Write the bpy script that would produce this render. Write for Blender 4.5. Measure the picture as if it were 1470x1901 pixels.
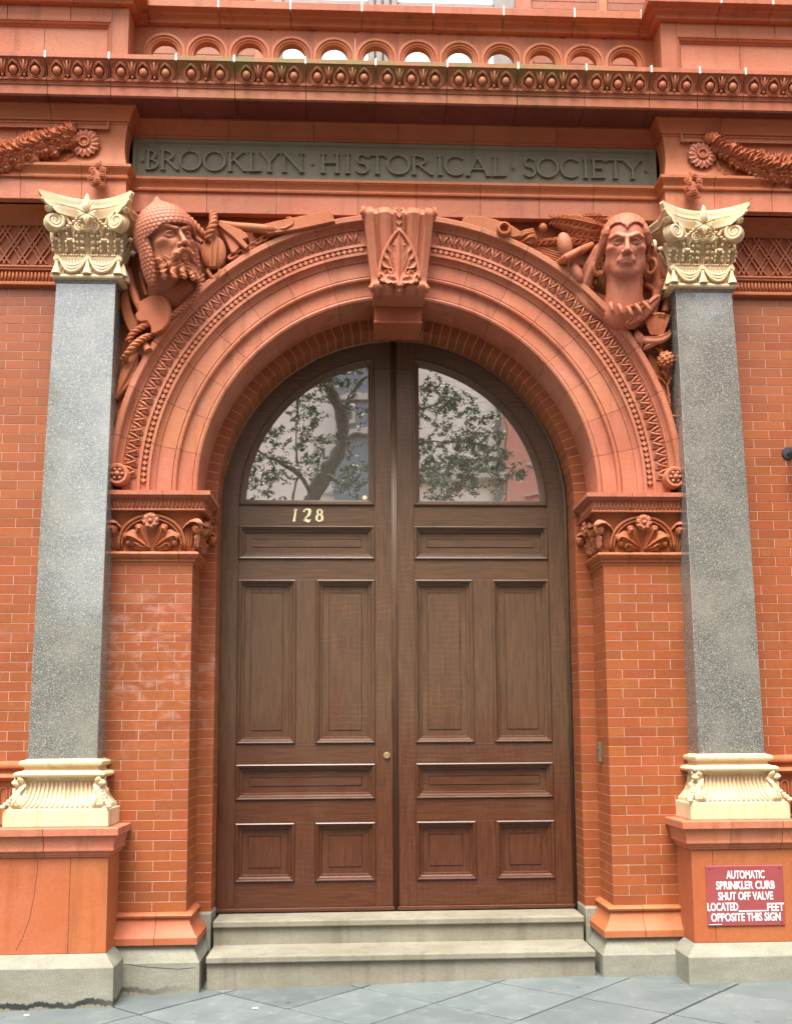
import bpy, bmesh, math, random
import numpy as np
from mathutils import Vector, Matrix, Euler
random.seed(7)
R = math.radians
SC = bpy.context.scene
for o in list(bpy.data.objects): bpy.data.objects.remove(o)

# ------------------------------------------------------------------ camera, sky, sun, exposure
CAM = Vector((-0.2807, -6.3671, 1.4991))
CR = Matrix(((0.998832, 0.048314, 0.000765), (-0.047868, 0.991523, -0.120790), (-0.006594, 0.120612, 0.992678)))
cd = bpy.data.cameras.new('camera'); cam = bpy.data.objects.new('camera', cd)
SC.collection.objects.link(cam); SC.camera = cam
right, fwd, up = CR.col[0], CR.col[1], CR.col[2]
cam.matrix_world = Matrix(((right.x, up.x, -fwd.x, CAM.x), (right.y, up.y, -fwd.y, CAM.y), (right.z, up.z, -fwd.z, CAM.z), (0, 0, 0, 1)))
cd.sensor_fit = 'HORIZONTAL'; cd.sensor_width = 36; cd.lens = 36 * 1898.1 / 1470
cd.shift_x = -(751.37 - 735) / 1470; cd.shift_y = (1125.8 - 950.5) / 1470
cd.clip_start = .05; cd.clip_end = 400
SUN_EL, SUN_AZ = R(66), R(196)       # bright veiled sky, strongest high above the street
w = bpy.data.worlds.new('World'); SC.world = w; w.use_nodes = True
wn = w.node_tree; wn.nodes.clear()
wo = wn.nodes.new('ShaderNodeOutputWorld'); bg = wn.nodes.new('ShaderNodeBackground'); sky = wn.nodes.new('ShaderNodeTexSky')
sky.sky_type = 'NISHITA'; sky.sun_disc = False; sky.sun_elevation = SUN_EL; sky.sun_rotation = SUN_AZ
sky.air_density = 1.0; sky.dust_density = 4.0; sky.ozone_density = 0.6
hs = wn.nodes.new('ShaderNodeHueSaturation'); hs.inputs['Saturation'].default_value = .35
wn.links.new(sky.outputs[0], hs.inputs['Color']); wn.links.new(hs.outputs[0], bg.inputs[0]); bg.inputs[1].default_value = .10
wn.links.new(bg.outputs[0], wo.inputs[0])
sl = bpy.data.lights.new('sun', 'SUN'); sl.energy = 1.5; sl.angle = R(32); sl.color = (1, .95, .87)
so = bpy.data.objects.new('sun', sl); SC.collection.objects.link(so)
sd = Vector((-math.sin(SUN_AZ) * -1 * math.cos(SUN_EL), math.cos(SUN_AZ) * math.cos(SUN_EL), math.sin(SUN_EL)))
so.rotation_euler = sd.to_track_quat('Z', 'Y').to_euler()
SC.view_settings.view_transform = 'Standard'; SC.view_settings.look = 'None'
SC.view_settings.exposure = 2.27; SC.view_settings.gamma = 1
SC.view_settings.use_curve_mapping = False
SC.render.engine = 'CYCLES'

def W(u, v, Y):
    d = CR @ Vector(((u - 751.37) / 1898.1, 1, (1125.8 - v) / 1898.1))
    return CAM + d * ((Y - CAM.y) / d.y)

# ------------------------------------------------------------------ mesh builder
class G:
    def __init__(s): s.v = []; s.f = []
    def add(s, vs, fs):
        n = len(s.v); s.v += [tuple(p) for p in vs]; s.f += [tuple(i + n for i in f) for f in fs]; return s
    def box(s, x0, x1, y0, y1, z0, z1, c=0.0):
        """box; c chamfers the edges of the face toward -Y"""
        if x0 > x1: x0, x1 = x1, x0
        if c <= 0:
            return s.add([(x0, y0, z0), (x1, y0, z0), (x1, y1, z0), (x0, y1, z0), (x0, y0, z1), (x1, y0, z1), (x1, y1, z1), (x0, y1, z1)],
                         [(0, 3, 2, 1), (4, 5, 6, 7), (0, 1, 5, 4), (1, 2, 6, 5), (2, 3, 7, 6), (3, 0, 4, 7)])
        return s.add([(x0 + c, y0, z0 + c), (x1 - c, y0, z0 + c), (x1 - c, y0, z1 - c), (x0 + c, y0, z1 - c),
                      (x0, y0 + c, z0), (x1, y0 + c, z0), (x1, y0 + c, z1), (x0, y0 + c, z1),
                      (x0, y1, z0), (x1, y1, z0), (x1, y1, z1), (x0, y1, z1)],
                     [(0, 1, 2, 3), (0, 4, 5, 1), (1, 5, 6, 2), (2, 6, 7, 3), (3, 7, 4, 0),
                      (4, 8, 9, 5), (5, 9, 10, 6), (6, 10, 11, 7), (7, 11, 8, 4), (8, 11, 10, 9)])
    def cbox(s, x0, x1, y0, y1, z0, z1, c):
        """box chamfered on all vertical and horizontal edges"""
        n = len(s.v)
        bm = bmesh.new(); bmesh.ops.create_cube(bm, size=1)
        for v in bm.verts: v.co = Vector((x0 + (v.co.x + .5) * (x1 - x0), y0 + (v.co.y + .5) * (y1 - y0), z0 + (v.co.z + .5) * (z1 - z0)))
        bmesh.ops.bevel(bm, geom=bm.edges[:], offset=c, segments=2, affect='EDGES', profile=.5)
        bm.verts.index_update()
        s.add([v.co[:] for v in bm.verts], [tuple(v.index for v in f.verts) for f in bm.faces]); bm.free(); return s
    def loops(s, L, close_u=True, cap0=False, cap1=False):
        """skin successive loops of equal length"""
        n = len(s.v); m = len(L[0])
        for l in L: s.v += [tuple(p) for p in l]
        for i in range(len(L) - 1):
            for j in range(m if close_u else m - 1):
                k = (j + 1) % m
                s.f.append((n + i * m + j, n + i * m + k, n + (i + 1) * m + k, n + (i + 1) * m + j))
        if cap0: s.f.append(tuple(n + j for j in range(m))[::-1])
        if cap1: s.f.append(tuple(n + (len(L) - 1) * m + j for j in range(m)))
        return s
    def mould(s, path, prof, gap=0.0015):
        """closed profile [(offset, z)] mitred along a plan path; outward is to the left of travel turned ccw"""
        P = [Vector(p[:2]) for p in path]
        d = [(P[i + 1] - P[i]).normalized() for i in range(len(P) - 1)]
        P[0] = P[0] + d[0] * gap; P[-1] = P[-1] - d[-1] * gap
        nr = [Vector((-e.y, e.x)) for e in d]
        L = []
        for i, p in enumerate(P):
            if i == 0: m = nr[0]
            elif i == len(P) - 1: m = nr[-1]
            else:
                m = (nr[i - 1] + nr[i]); m = m / max(m.dot(nr[i]), .2)
            L.append([(p.x + m.x * o, p.y + m.y * o, z) for o, z in prof])
        return s.loops(L, True, True, True)
    def tube(s, pts, rad, n=8, cap=True, flat=1.0, up=None):
        pts = [Vector(p) for p in pts]
        if not hasattr(rad, '__len__'): rad = [rad] * len(pts)
        t = [(pts[min(i + 1, len(pts) - 1)] - pts[max(i - 1, 0)]).normalized() for i in range(len(pts))]
        a = Vector(up) if up else (Vector((0, -1, 0)) if abs(t[0].y) < .9 else Vector((0, 0, 1)))
        L = []
        for p, e, r in zip(pts, t, rad):
            a = (a - e * a.dot(e)).normalized(); b = e.cross(a)
            L.append([p + (a * math.cos(2 * math.pi * j / n) * flat + b * math.sin(2 * math.pi * j / n)) * r for j in range(n)])
        return s.loops(L, True, cap, cap)
    def rope(s, pts, r, turns_per_m=22, strands=3):
        pts = smooth(pts, 8); pts = [Vector(p) for p in pts]
        ln = [0]
        for i in range(1, len(pts)): ln.append(ln[-1] + (pts[i] - pts[i - 1]).length)
        N = max(16, int(ln[-1] * turns_per_m * 16)); a = Vector((0, -1, 0)); C = []
        for q in range(N + 1):
            l = ln[-1] * q / N; i = max(1, min(len(pts) - 1, next((j for j in range(1, len(pts)) if ln[j] >= l), len(pts) - 1)))
            f = (l - ln[i - 1]) / max(1e-6, ln[i] - ln[i - 1]); p = pts[i - 1].lerp(pts[i], f); e = (pts[i] - pts[i - 1]).normalized()
            a = (a - e * a.dot(e)).normalized(); b = e.cross(a); C.append((p, a.copy(), b, l))
        for k in range(strands):
            s.tube([p + (a_ * math.cos(2 * math.pi * (l * turns_per_m + k / strands)) + b_ * math.sin(2 * math.pi * (l * turns_per_m + k / strands))) * r * .55 for p, a_, b_, l in C], r * .52, 7)
        return s
    def ell(s, c, r, n=14, m=10, rot=None, fn=None):
        c = Vector(c); L = []
        for i in range(m + 1):
            th = math.pi * i / m; l = []
            for j in range(n):
                ph = 2 * math.pi * j / n
                q = Vector((math.sin(th) * math.cos(ph), math.sin(th) * math.sin(ph), math.cos(th)))
                k = fn(q) if fn else 1
                q = Vector((q.x * r[0] * k, q.y * r[1] * k, q.z * r[2] * k))
                if rot: q = rot @ q
                l.append(c + q)
            L.append(l)
        return s.loops(L)
    def lathe(s, c, prof, n=20, axis='Y', fn=None):
        """profile [(r, along axis)]"""
        c = Vector(c); L = []
        for r, h in prof:
            l = []
            for j in range(n):
                a = 2 * math.pi * j / n; k = fn(a, r) if fn else 1
                x, z = r * k * math.cos(a), r * k * math.sin(a)
                l.append(c + (Vector((x, -h, z)) if axis == 'Y' else Vector((x, z, h))))
            L.append(l)
        return s.loops(L, True, True, True)
    def leaf(s, pts, w, nrm=(0, -1, 0), lobes=3, curl=.3, thick=.006, rib=.25, nu=15, nv=8, lobe_amp=.3, side=None):
        """carved leaf along a path: lobed edge, raised midrib, cupped section, real thickness"""
        P = smooth([Vector(p) for p in pts], max(2, nu // max(1, len(pts) - 1))); n = len(P)
        nrm = Vector(nrm); top = []; bot = []
        for i, p in enumerate(P):
            u = i / (n - 1); e = (P[min(i + 1, n - 1)] - P[max(i - 1, 0)]).normalized()
            sd_ = e.cross(nrm).normalized(); nn = sd_.cross(e)
            base = math.sin(math.pi * min(1, .12 + .88 * u)) ** .6 if u > .3 else (.45 + .55 * (u / .3))
            base = max(base, .02)
            lo = 1 + lobe_amp * (abs(math.sin(math.pi * lobes * u)) - .5)
            ww = w * base * lo
            a, b = [], []
            for j in range(nv + 1):
                v = -1 + 2 * j / nv
                h = w * (rib * math.exp(-(v * 4.5) ** 2) - curl * v * v + .10 * math.cos(v * math.pi * 3) )
                q = p + sd_ * v * ww + nn * h
                a.append(q); b.append(q - nn * thick)
            top.append(a); bot.append(b)
        L = [a + b[::-1] for a, b in zip(top, bot)]
        return s.loops(L, True, True, True)
    def plate(s, pts, yf, yb, ch=.006, dome=0.0):
        """thick flat piece from an outline given in photo pixels, at its own distance"""
        O = [W(u, v, yf) for u, v in pts]; return s.plate_w(O, yf, yb, ch, dome)
    def plate_w(s, O, yf, yb, ch=.006, dome=0.0):
        m = len(O); c = sum((Vector(p) for p in O), Vector()) / m
        inn = []; area = sum(O[i - 1][0] * O[i][2] - O[i][0] * O[i - 1][2] for i in range(m))
        for i in range(m):
            p, a, b = O[i], O[i - 1], O[(i + 1) % m]
            d1 = Vector((p[0] - a[0], p[2] - a[2])); d2 = Vector((b[0] - p[0], b[2] - p[2]))
            d = (d1.normalized() + d2.normalized()); n_ = Vector((-d.y, d.x))
            n_ = n_.normalized() if n_.length > 1e-6 else Vector((0, 0))
            if area < 0: n_ = -n_
            inn.append((p[0] + n_.x * ch, yf, p[2] + n_.y * ch))
        L = [[(p[0], yb, p[2]) for p in O], [(p[0], yf + ch, p[2]) for p in O], inn]
        n = len(s.v); s.loops(L, True, True, False)
        if dome:
            k = len(s.v)
            mid = [(c[0] + (p[0] - c[0]) * .55, yf - dome * .75, c[2] + (p[2] - c[2]) * .55) for p in inn]
            s.loops([inn, mid, [(c[0], yf - dome, c[2])] * m])
        else: s.f.append(tuple(n + 2 * m + j for j in range(m)))
        return s
    def mesh(s, name='m', smooth_=False, angle=None, flip=False):
        me = bpy.data.meshes.new(name)
        me.from_pydata(s.v, [], s.f)
        bm = bmesh.new(); bm.from_mesh(me); bmesh.ops.remove_doubles(bm, verts=bm.verts, dist=1e-6)
        bmesh.ops.recalc_face_normals(bm, faces=bm.faces); bm.to_mesh(me); bm.free()
        if smooth_:
            me.polygons.foreach_set('use_smooth', [True] * len(me.polygons))
            if angle is not None: me.set_sharp_from_angle(angle=R(angle))
        me.update(); return me

def smooth(P, k=6):
    P = [Vector(p) for p in P]
    if len(P) < 3: return [P[0].lerp(P[-1], i / k) for i in range(k + 1)]
    out = []
    for i in range(len(P) - 1):
        a, b, c, d = P[max(i - 1, 0)], P[i], P[i + 1], P[min(i + 2, len(P) - 1)]
        for q in range(k):
            t = q / k
            out.append(.5 * ((2 * b) + (c - a) * t + (2 * a - 5 * b + 4 * c - d) * t * t + (3 * b - a - 3 * c + d) * t ** 3))
    out.append(P[-1]); return out

def obj(name, me, mat=None, parent=None, loc=None, rot=None, scale=None, kind=None):
    if isinstance(me, G): me = me.mesh(name)
    if mat is not None and not me.materials: me.materials.append(mat)
    o = bpy.data.objects.new(name, me); SC.collection.objects.link(o)
    if loc: o.location = loc
    if rot: o.rotation_euler = rot
    if scale: o.scale = scale
    if parent: o.parent = parent
    if kind: o['kind'] = kind
    return o
def thing(name, label, cat, loc=(0, 0, 0), group=None):
    o = bpy.data.objects.new(name, None); SC.collection.objects.link(o); o.location = (0, 0, 0)
    o.empty_display_size = .1
    o['label'] = label; o['category'] = cat
    if group: o['group'] = group
    return o
def struct(name):
    o = bpy.data.objects.new(name, None); SC.collection.objects.link(o); o.empty_display_size = .1; o['kind'] = 'structure'; return o
def mir(g, s):
    if s > 0: return g
    g.v = [(-x, y, z) for x, y, z in g.v]; return g

# ------------------------------------------------------------------ materials
def newmat(name):
    m = bpy.data.materials.new(name); m.use_nodes = True; nt = m.node_tree; nt.nodes.clear()
    out = nt.nodes.new('ShaderNodeOutputMaterial'); b = nt.nodes.new('ShaderNodeBsdfPrincipled'); nt.links.new(b.outputs[0], out.inputs[0])
    return m, nt, b
class N:
    def __init__(s, nt): s.nt = nt
    def n(s, t, **k):
        x = s.nt.nodes.new('ShaderNode' + t)
        for a, b in k.items(): setattr(x, a, b)
        return x
    def l(s, a, b): s.nt.links.new(a, b)
    def pos(s, sc=(1, 1, 1), obj_=False, rot=(0, 0, 0)):
        g = s.n('TexCoord') if obj_ else s.n('NewGeometry'); m = s.n('Mapping'); m.inputs['Scale'].default_value = sc; m.inputs['Rotation'].default_value = rot
        s.l(g.outputs['Object' if obj_ else 'Position'], m.inputs[0]); return m.outputs[0]
    def noise(s, v, sc, det=4, rough=.6, dist=0):
        x = s.n('TexNoise'); s.l(v, x.inputs['Vector']); x.inputs['Scale'].default_value = sc; x.inputs['Detail'].default_value = det
        x.inputs['Roughness'].default_value = rough; x.inputs['Distortion'].default_value = dist; return x.outputs['Fac']
    def ramp(s, f, a, b, c0=(0, 0, 0, 1), c1=(1, 1, 1, 1)):
        r = s.n('ValToRGB'); s.l(f, r.inputs[0]); r.color_ramp.elements[0].position = a; r.color_ramp.elements[1].position = b
        r.color_ramp.elements[0].color = c0; r.color_ramp.elements[1].color = c1; return r.outputs[0]
    def mix(s, f, a, b, mode='MIX'):
        x = s.n('Mix', data_type='RGBA', blend_type=mode)
        if isinstance(f, (int, float)): x.inputs['Factor'].default_value = f
        else: s.l(f, x.inputs['Factor'])
        for i, c in ((6, a), (7, b)):
            if isinstance(c, tuple): x.inputs[i].default_value = c + (1,) if len(c) == 3 else c
            else: s.l(c, x.inputs[i])
        return x.outputs[2]
    def math(s, op, a, b=0.0, clamp=False):
        x = s.n('Math', operation=op); x.use_clamp = clamp
        for i, c in ((0, a), (1, b)):
            if isinstance(c, (int, float)): x.inputs[i].default_value = c
            else: s.l(c, x.inputs[i])
        return x.outputs[0]
    def bump(s, h, st, dist, b):
        x = s.n('Bump'); x.inputs['Strength'].default_value = st; x.inputs['Distance'].default_value = dist; s.l(h, x.inputs['Height']); s.l(x.outputs[0], b.inputs['Normal'])

def masonry(name, base, alt, dark, rough=.55, var=.25, streak=.35, bump=.3, efflo=0.0, moss=0.0, spec=.25, burgundy=.0):
    m, nt, b = newmat(name); k = N(nt)
    rnd = k.n('ObjectInfo').outputs['Random']
    big = k.noise(k.pos(), 2.3, 5); col = k.mix(k.ramp(big, .35, .68), base, alt)
    ad = k.n('VectorMath', operation='ADD'); k.l(k.pos(), ad.inputs[0]); k.l(rnd, ad.inputs[1])
    fine = k.noise(ad.outputs[0], 60, 6, .7); col = k.mix(k.ramp(fine, .3, .75), k.mix(.28, col, dark), col)
    # block to block variation
    hv = k.n('HueSaturation'); k.l(col, hv.inputs['Color'])
    k.l(k.math('ADD', k.math('MULTIPLY', rnd, var), 1 - var * .5), hv.inputs['Value'])
    r2 = k.math('FRACT', k.math('MULTIPLY', rnd, 17.3)); k.l(k.math('ADD', k.math('MULTIPLY', r2, .008), .496), hv.inputs['Hue'])
    col = hv.outputs[0]
    st = k.noise(k.pos((7, 7, .55)), 1.6, 5, .65)
    col = k.mix(k.math('MULTIPLY', k.ramp(st, .52, .72), streak), col, dark)
    sp = k.noise(k.pos(), 140, 2, .5); col = k.mix(k.math('MULTIPLY', k.ramp(sp, .66, .74), .35), col, dark)
    if efflo:
        e = k.noise(k.pos((1, 1, 1.6)), 7, 6, .75, .6)
        zz = k.n('SeparateXYZ'); k.l(k.n('NewGeometry').outputs['Position'], zz.inputs[0])
        band = k.math('MULTIPLY', k.ramp(zz.outputs[2], 1.0 / 4, 1.6 / 4), 1)
        mr = k.n('MapRange'); k.l(zz.outputs[2], mr.inputs[0]); mr.inputs[1].default_value = 1.1; mr.inputs[2].default_value = 1.9; mr.inputs[3].default_value = 0; mr.inputs[4].default_value = 1
        mr2 = k.n('MapRange'); k.l(zz.outputs[2], mr2.inputs[0]); mr2.inputs[1].default_value = 2.5; mr2.inputs[2].default_value = 2.2; mr2.inputs[3].default_value = 0; mr2.inputs[4].default_value = 1
        xl = k.n('MapRange'); k.l(zz.outputs[0], xl.inputs[0]); xl.inputs[1].default_value = .6; xl.inputs[2].default_value = -1; xl.inputs[3].default_value = .12; xl.inputs[4].default_value = 1
        xm = k.n('MapRange'); k.l(zz.outputs[0], xm.inputs[0]); xm.inputs[1].default_value = -2.0; xm.inputs[2].default_value = -1.8; xm.inputs[3].default_value = .25; xm.inputs[4].default_value = 1
        f = k.math('MULTIPLY', k.math('MULTIPLY', mr.outputs[0], mr2.outputs[0]), k.math('MULTIPLY', xl.outputs[0], xm.outputs[0]))
        col = k.mix(k.math('MULTIPLY', k.math('MULTIPLY', k.ramp(e, .50, .66), f), efflo), col, (.62, .40, .34))
    if moss:
        zz = k.n('SeparateXYZ'); k.l(k.n('NewGeometry').outputs['Position'], zz.inputs[0])
        mo = k.noise(k.pos((3.0, 3, .5)), 1.7, 6, .7)
        xx = k.n('MapRange'); k.l(k.math('ABSOLUTE', k.math('ADD', zz.outputs[0], .1)), xx.inputs[0]); xx.inputs[1].default_value = 1.7; xx.inputs[2].default_value = .9; xx.inputs[3].default_value = .0; xx.inputs[4].default_value = 1
        zt = k.n('MapRange'); k.l(zz.outputs[2], zt.inputs[0]); zt.inputs[1].default_value = 5.58; zt.inputs[2].default_value = 5.67; zt.inputs[3].default_value = .16; zt.inputs[4].default_value = 1
        zu = k.n('MapRange'); k.l(zz.outputs[2], zu.inputs[0]); zu.inputs[1].default_value = 5.72; zu.inputs[2].default_value = 5.78; zu.inputs[3].default_value = 1; zu.inputs[4].default_value = .0
        col = k.mix(k.math('MULTIPLY', k.math('MULTIPLY', k.math('MULTIPLY', k.ramp(mo, .36, .58), xx.outputs[0]), k.math('MULTIPLY', zt.outputs[0], zu.outputs[0])), moss), col, (.13, .15, .035))
    k.l(col, b.inputs['Base Color'])
    k.l(k.math('ADD', k.math('MULTIPLY', fine, .3), rough - .15), b.inputs['Roughness'])
    b.inputs['Specular IOR Level'].default_value = spec
    h = k.math('ADD', fine, k.math('ADD', k.math('MULTIPLY', k.noise(k.pos(), 14, 4), 1.5), k.math('MULTIPLY', k.ramp(k.noise(k.pos(), 38, 3, .7), .66, .72), -1.2))); k.bump(h, bump, .003, b)
    return m

M = {}
M['terra'] = masonry('terracotta', (.44, .136, .062), (.48, .182, .105), (.15, .040, .018), var=.17, streak=.42, bump=.55)
M['terra_orange'] = masonry('terracotta_orange', (.40, .114, .038), (.44, .142, .062), (.13, .035, .016), var=.09, streak=.3)
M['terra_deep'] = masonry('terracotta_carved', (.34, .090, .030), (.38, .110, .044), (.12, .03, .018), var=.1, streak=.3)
M['cornice'] = masonry('terracotta_cornice', (.37, .100, .038), (.41, .125, .056), (.09, .03, .02), var=.12, streak=.5, moss=.95)
M['burgundy'] = masonry('burgundy_terracotta', (.135, .034, .022), (.19, .05, .032), (.05, .015, .012), rough=.5, var=.15, streak=.5)  # much darker burgundy tone for the thin slabs under the cornice
M['brick'] = masonry('pressed_brick', (.285, .074, .019), (.320, .090, .028), (.14, .035, .018), rough=.40, var=.22, streak=.2, bump=.25, efflo=.32, spec=.4)
M['mortar'] = masonry('pale_mortar', (.54, .38, .30), (.47, .31, .24), (.26, .15, .10), rough=.9, var=0, streak=.1, bump=.6, spec=.2)
M['joint'] = masonry('dark_joint', (.10, .05, .035), (.07, .04, .03), (.04, .03, .02), rough=.9, var=0)
M['lead'] = masonry('lead_joint', (.62, .68, .64), (.5, .56, .53), (.2, .25, .22), rough=.6, var=0)
M['cream'] = masonry('cream_terracotta', (.68, .50, .28), (.72, .57, .36), (.24, .16, .08), rough=.62, var=.05, streak=.4, bump=.3, spec=.3)
M['steps'] = masonry('worn_sandstone', (.20, .185, .13), (.285, .265, .205), (.09, .08, .055), rough=.8, var=.12, streak=.45, bump=.8, spec=.3)
M['panelgreen'] = masonry('grey_green_paint', (.185, .168, .108), (.205, .185, .120), (.07, .06, .035), rough=.5, var=.06, streak=.3, bump=.2)

def mat_plinth():
    m, nt, b = newmat('grey_plinth_stone'); k = N(nt)
    n1 = k.noise(k.pos((1, 1, 3)), 5, 6, .7); col = k.mix(k.ramp(n1, .3, .7), (.20, .195, .145), (.275, .27, .215))
    f = k.noise(k.pos(), 90, 5, .7); col = k.mix(k.ramp(f, .35, .6), k.mix(.35, col, (.12, .11, .08)), col)
    z = k.n('SeparateXYZ'); k.l(k.n('NewGeometry').outputs['Position'], z.inputs[0])
    edge = k.math('ADD', z.outputs[2], k.math('MULTIPLY', k.math('SUBTRACT', k.noise(k.pos((1, 1, .3)), 6, 5, .7), .5), .14))
    edge = k.math('SUBTRACT', edge, k.math('MULTIPLY', z.outputs[0], .0195))
    lft = k.n('MapRange'); k.l(z.outputs[0], lft.inputs[0]); lft.inputs[1].default_value = -1.2; lft.inputs[2].default_value = -1.8; lft.inputs[3].default_value = 0; lft.inputs[4].default_value = 1
    mk = k.math('MULTIPLY', k.ramp(edge, .036, .042, (1, 1, 1, 1), (0, 0, 0, 1)), lft.outputs[0])
    ml = k.math('MULTIPLY', mk, k.ramp(edge, .006, .012))
    col = k.mix(mk, col, (.20, .18, .12)); col = k.mix(ml, col, (.025, .028, .03))
    gd = k.noise(k.pos((1, 1, .6)), 3, 4); col = k.mix(k.math('MULTIPLY', k.ramp(gd, .5, .75), .4), col, (.13, .135, .095))
    k.l(col, b.inputs['Base Color']); b.inputs['Roughness'].default_value = .8; b.inputs['Specular IOR Level'].default_value = .3
    k.bump(k.math('ADD', f, n1), .5, .004, b); return m
M['plinth'] = mat_plinth()

def mat_granite():
    m, nt, b = newmat('polished_grey_granite'); k = N(nt)
    v = k.n('TexVoronoi'); k.l(k.pos(), v.inputs['Vector']); v.inputs['Scale'].default_value = 230; v.inputs['Randomness'].default_value = 1
    col = k.mix(k.ramp(k.noise(k.pos(), 150, 3, .7), .40, .60), (.060, .070, .064), (.20, .205, .178))
    sx = k.n('SeparateColor'); k.l(v.outputs['Color'], sx.inputs[0])
    col = k.mix(k.ramp(sx.outputs[0], .82, .9), col, (.34, .31, .25)); col = k.mix(k.ramp(sx.outputs[1], .88, .94), col, (.07, .08, .085))
    col = k.mix(k.math('MULTIPLY', k.ramp(k.noise(k.pos(), 3.5, 4), .45, .7), .5), col, (.26, .25, .20))
    k.l(col, b.inputs['Base Color']); b.inputs['Roughness'].default_value = .17; b.inputs['IOR'].default_value = 2.0
    k.l(k.math('ADD', k.math('MULTIPLY', k.noise(k.pos(), 3, 4), .14), .03), b.inputs['Roughness'])
    k.bump(k.noise(k.pos(), 2.2, 3), .12, .02, b)
    return m
M['granite'] = mat_granite()

def mat_oak(name, vertical, seed):
    m, nt, b = newmat(name); k = N(nt)
    rnd = k.n('ObjectInfo').outputs['Random']
    sc = (30, 30, 1.6) if vertical else (1.6, 30, 30)
    ad = k.n('VectorMath', operation='ADD'); k.l(k.pos(sc), ad.inputs[0])
    cx = k.n('CombineXYZ'); k.l(k.math('MULTIPLY', rnd, 31), cx.inputs[0]); k.l(k.math('MULTIPLY', rnd, 17), cx.inputs[2]); k.l(cx.outputs[0], ad.inputs[1])
    grain = k.noise(ad.outputs[0], 3.2, 6, .65, .3)
    col = k.mix(k.ramp(grain, .34, .64), (.028, .011, .004), (.110, .048, .019))
    # medullary ray flecks: thin wavy lines crossing the grain
    a2 = k.n('VectorMath', operation='ADD'); k.l(k.pos((1, 1, 1)), a2.inputs[0]); k.l(cx.outputs[0], a2.inputs[1])
    wv = k.n('TexWave', wave_type='BANDS', bands_direction='Z' if vertical else 'X'); k.l(a2.outputs[0], wv.inputs['Vector'])
    wv.inputs['Scale'].default_value = 8.5; wv.inputs['Distortion'].default_value = 7; wv.inputs['Detail'].default_value = 3; wv.inputs['Detail Scale'].default_value = .6; wv.inputs['Detail Roughness'].default_value = .6
    msk = k.ramp(k.noise(a2.outputs[0], 5, 3), .42, .62)
    fl = k.math('MULTIPLY', k.math('MULTIPLY', k.ramp(wv.outputs['Fac'], .80, .99), msk), k.math('MULTIPLY', k.ramp(k.math('FRACT', k.math('MULTIPLY', rnd, 7.7)), .35, .8), .24))
    col = k.mix(fl, col, (.24, .14, .075))
    # greyer upper part: sky sheen on varnish painted into the colour; redder wood below
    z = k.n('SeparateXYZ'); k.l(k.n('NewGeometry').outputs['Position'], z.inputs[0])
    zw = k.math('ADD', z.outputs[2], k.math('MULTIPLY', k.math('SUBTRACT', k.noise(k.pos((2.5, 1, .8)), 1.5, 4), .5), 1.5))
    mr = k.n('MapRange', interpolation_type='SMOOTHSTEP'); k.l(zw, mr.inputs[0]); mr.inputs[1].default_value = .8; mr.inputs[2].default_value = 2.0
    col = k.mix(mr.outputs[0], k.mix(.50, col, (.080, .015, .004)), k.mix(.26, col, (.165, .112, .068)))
    k.l(col, b.inputs['Base Color'])
    rr = k.n('MapRange'); k.l(mr.outputs[0], rr.inputs[0]); rr.inputs[3].default_value = .36; rr.inputs[4].default_value = .36; k.l(rr.outputs[0], b.inputs['Roughness'])
    b.inputs['Specular IOR Level'].default_value = .5
    k.bump(grain, .25, .002, b); return m
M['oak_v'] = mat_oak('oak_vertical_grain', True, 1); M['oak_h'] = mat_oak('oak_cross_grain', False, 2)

def simple(name, col, rough=.5, metal=0, spec=.5, nz=0.0, ns=40, col2=None):
    m, nt, b = newmat(name); k = N(nt)
    if nz: k.l(k.mix(k.ramp(k.noise(k.pos(), ns, 5), .35, .65), col, col2 or tuple(c * (1 - nz) for c in col)), b.inputs['Base Color'])
    else: b.inputs['Base Color'].default_value = col + (1,)
    b.inputs['Roughness'].default_value = rough; b.inputs['Metallic'].default_value = metal; b.inputs['Specular IOR Level'].default_value = spec
    return m
def mat_slab():
    m, nt, b = newmat('bluestone'); k = N(nt)
    rnd = k.n('ObjectInfo').outputs['Random']
    n1 = k.noise(k.pos(), 2.2, 5, .6); col = k.mix(k.ramp(n1, .35, .65), (.088, .108, .108), (.125, .147, .145))
    f = k.noise(k.pos(), 130, 5, .75); col = k.mix(k.ramp(f, .35, .62), k.mix(.25, col, (.05, .055, .055)), col)
    st = k.noise(k.pos(), 9, 6, .7, .5); col = k.mix(k.math('MULTIPLY', k.ramp(st, .54, .68), .45), col, (.19, .20, .185))
    sp = k.n('TexVoronoi'); k.l(k.pos(), sp.inputs['Vector']); sp.inputs['Scale'].default_value = 3.2
    col = k.mix(k.math('MULTIPLY', k.ramp(sp.outputs['Distance'], .035, .06, (1, 1, 1, 1), (0, 0, 0, 1)), .75), col, (.03, .035, .035))
    hv = k.n('HueSaturation'); k.l(col, hv.inputs['Color']); k.l(k.math('ADD', k.math('MULTIPLY', rnd, .28), .86), hv.inputs['Value'])
    k.l(hv.outputs[0], b.inputs['Base Color']); b.inputs['Roughness'].default_value = .7
    k.bump(k.math('ADD', f, k.math('MULTIPLY', k.noise(k.pos(), 8, 4), 2)), .35, .004, b); return m
M['slab'] = mat_slab()
M['sand'] = simple('joint_sand', (.055, .055, .05), .95, nz=.4, ns=60)
M['asphalt'] = simple('asphalt', (.06, .06, .062), .85, nz=.35, ns=70)
M['brass'] = simple('worn_brass', (.62, .48, .27), .35, metal=.8, nz=.2)
M['gold'] = simple('gold_leaf_numerals', (.92, .80, .45), .38, metal=.35, nz=.1)
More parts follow.
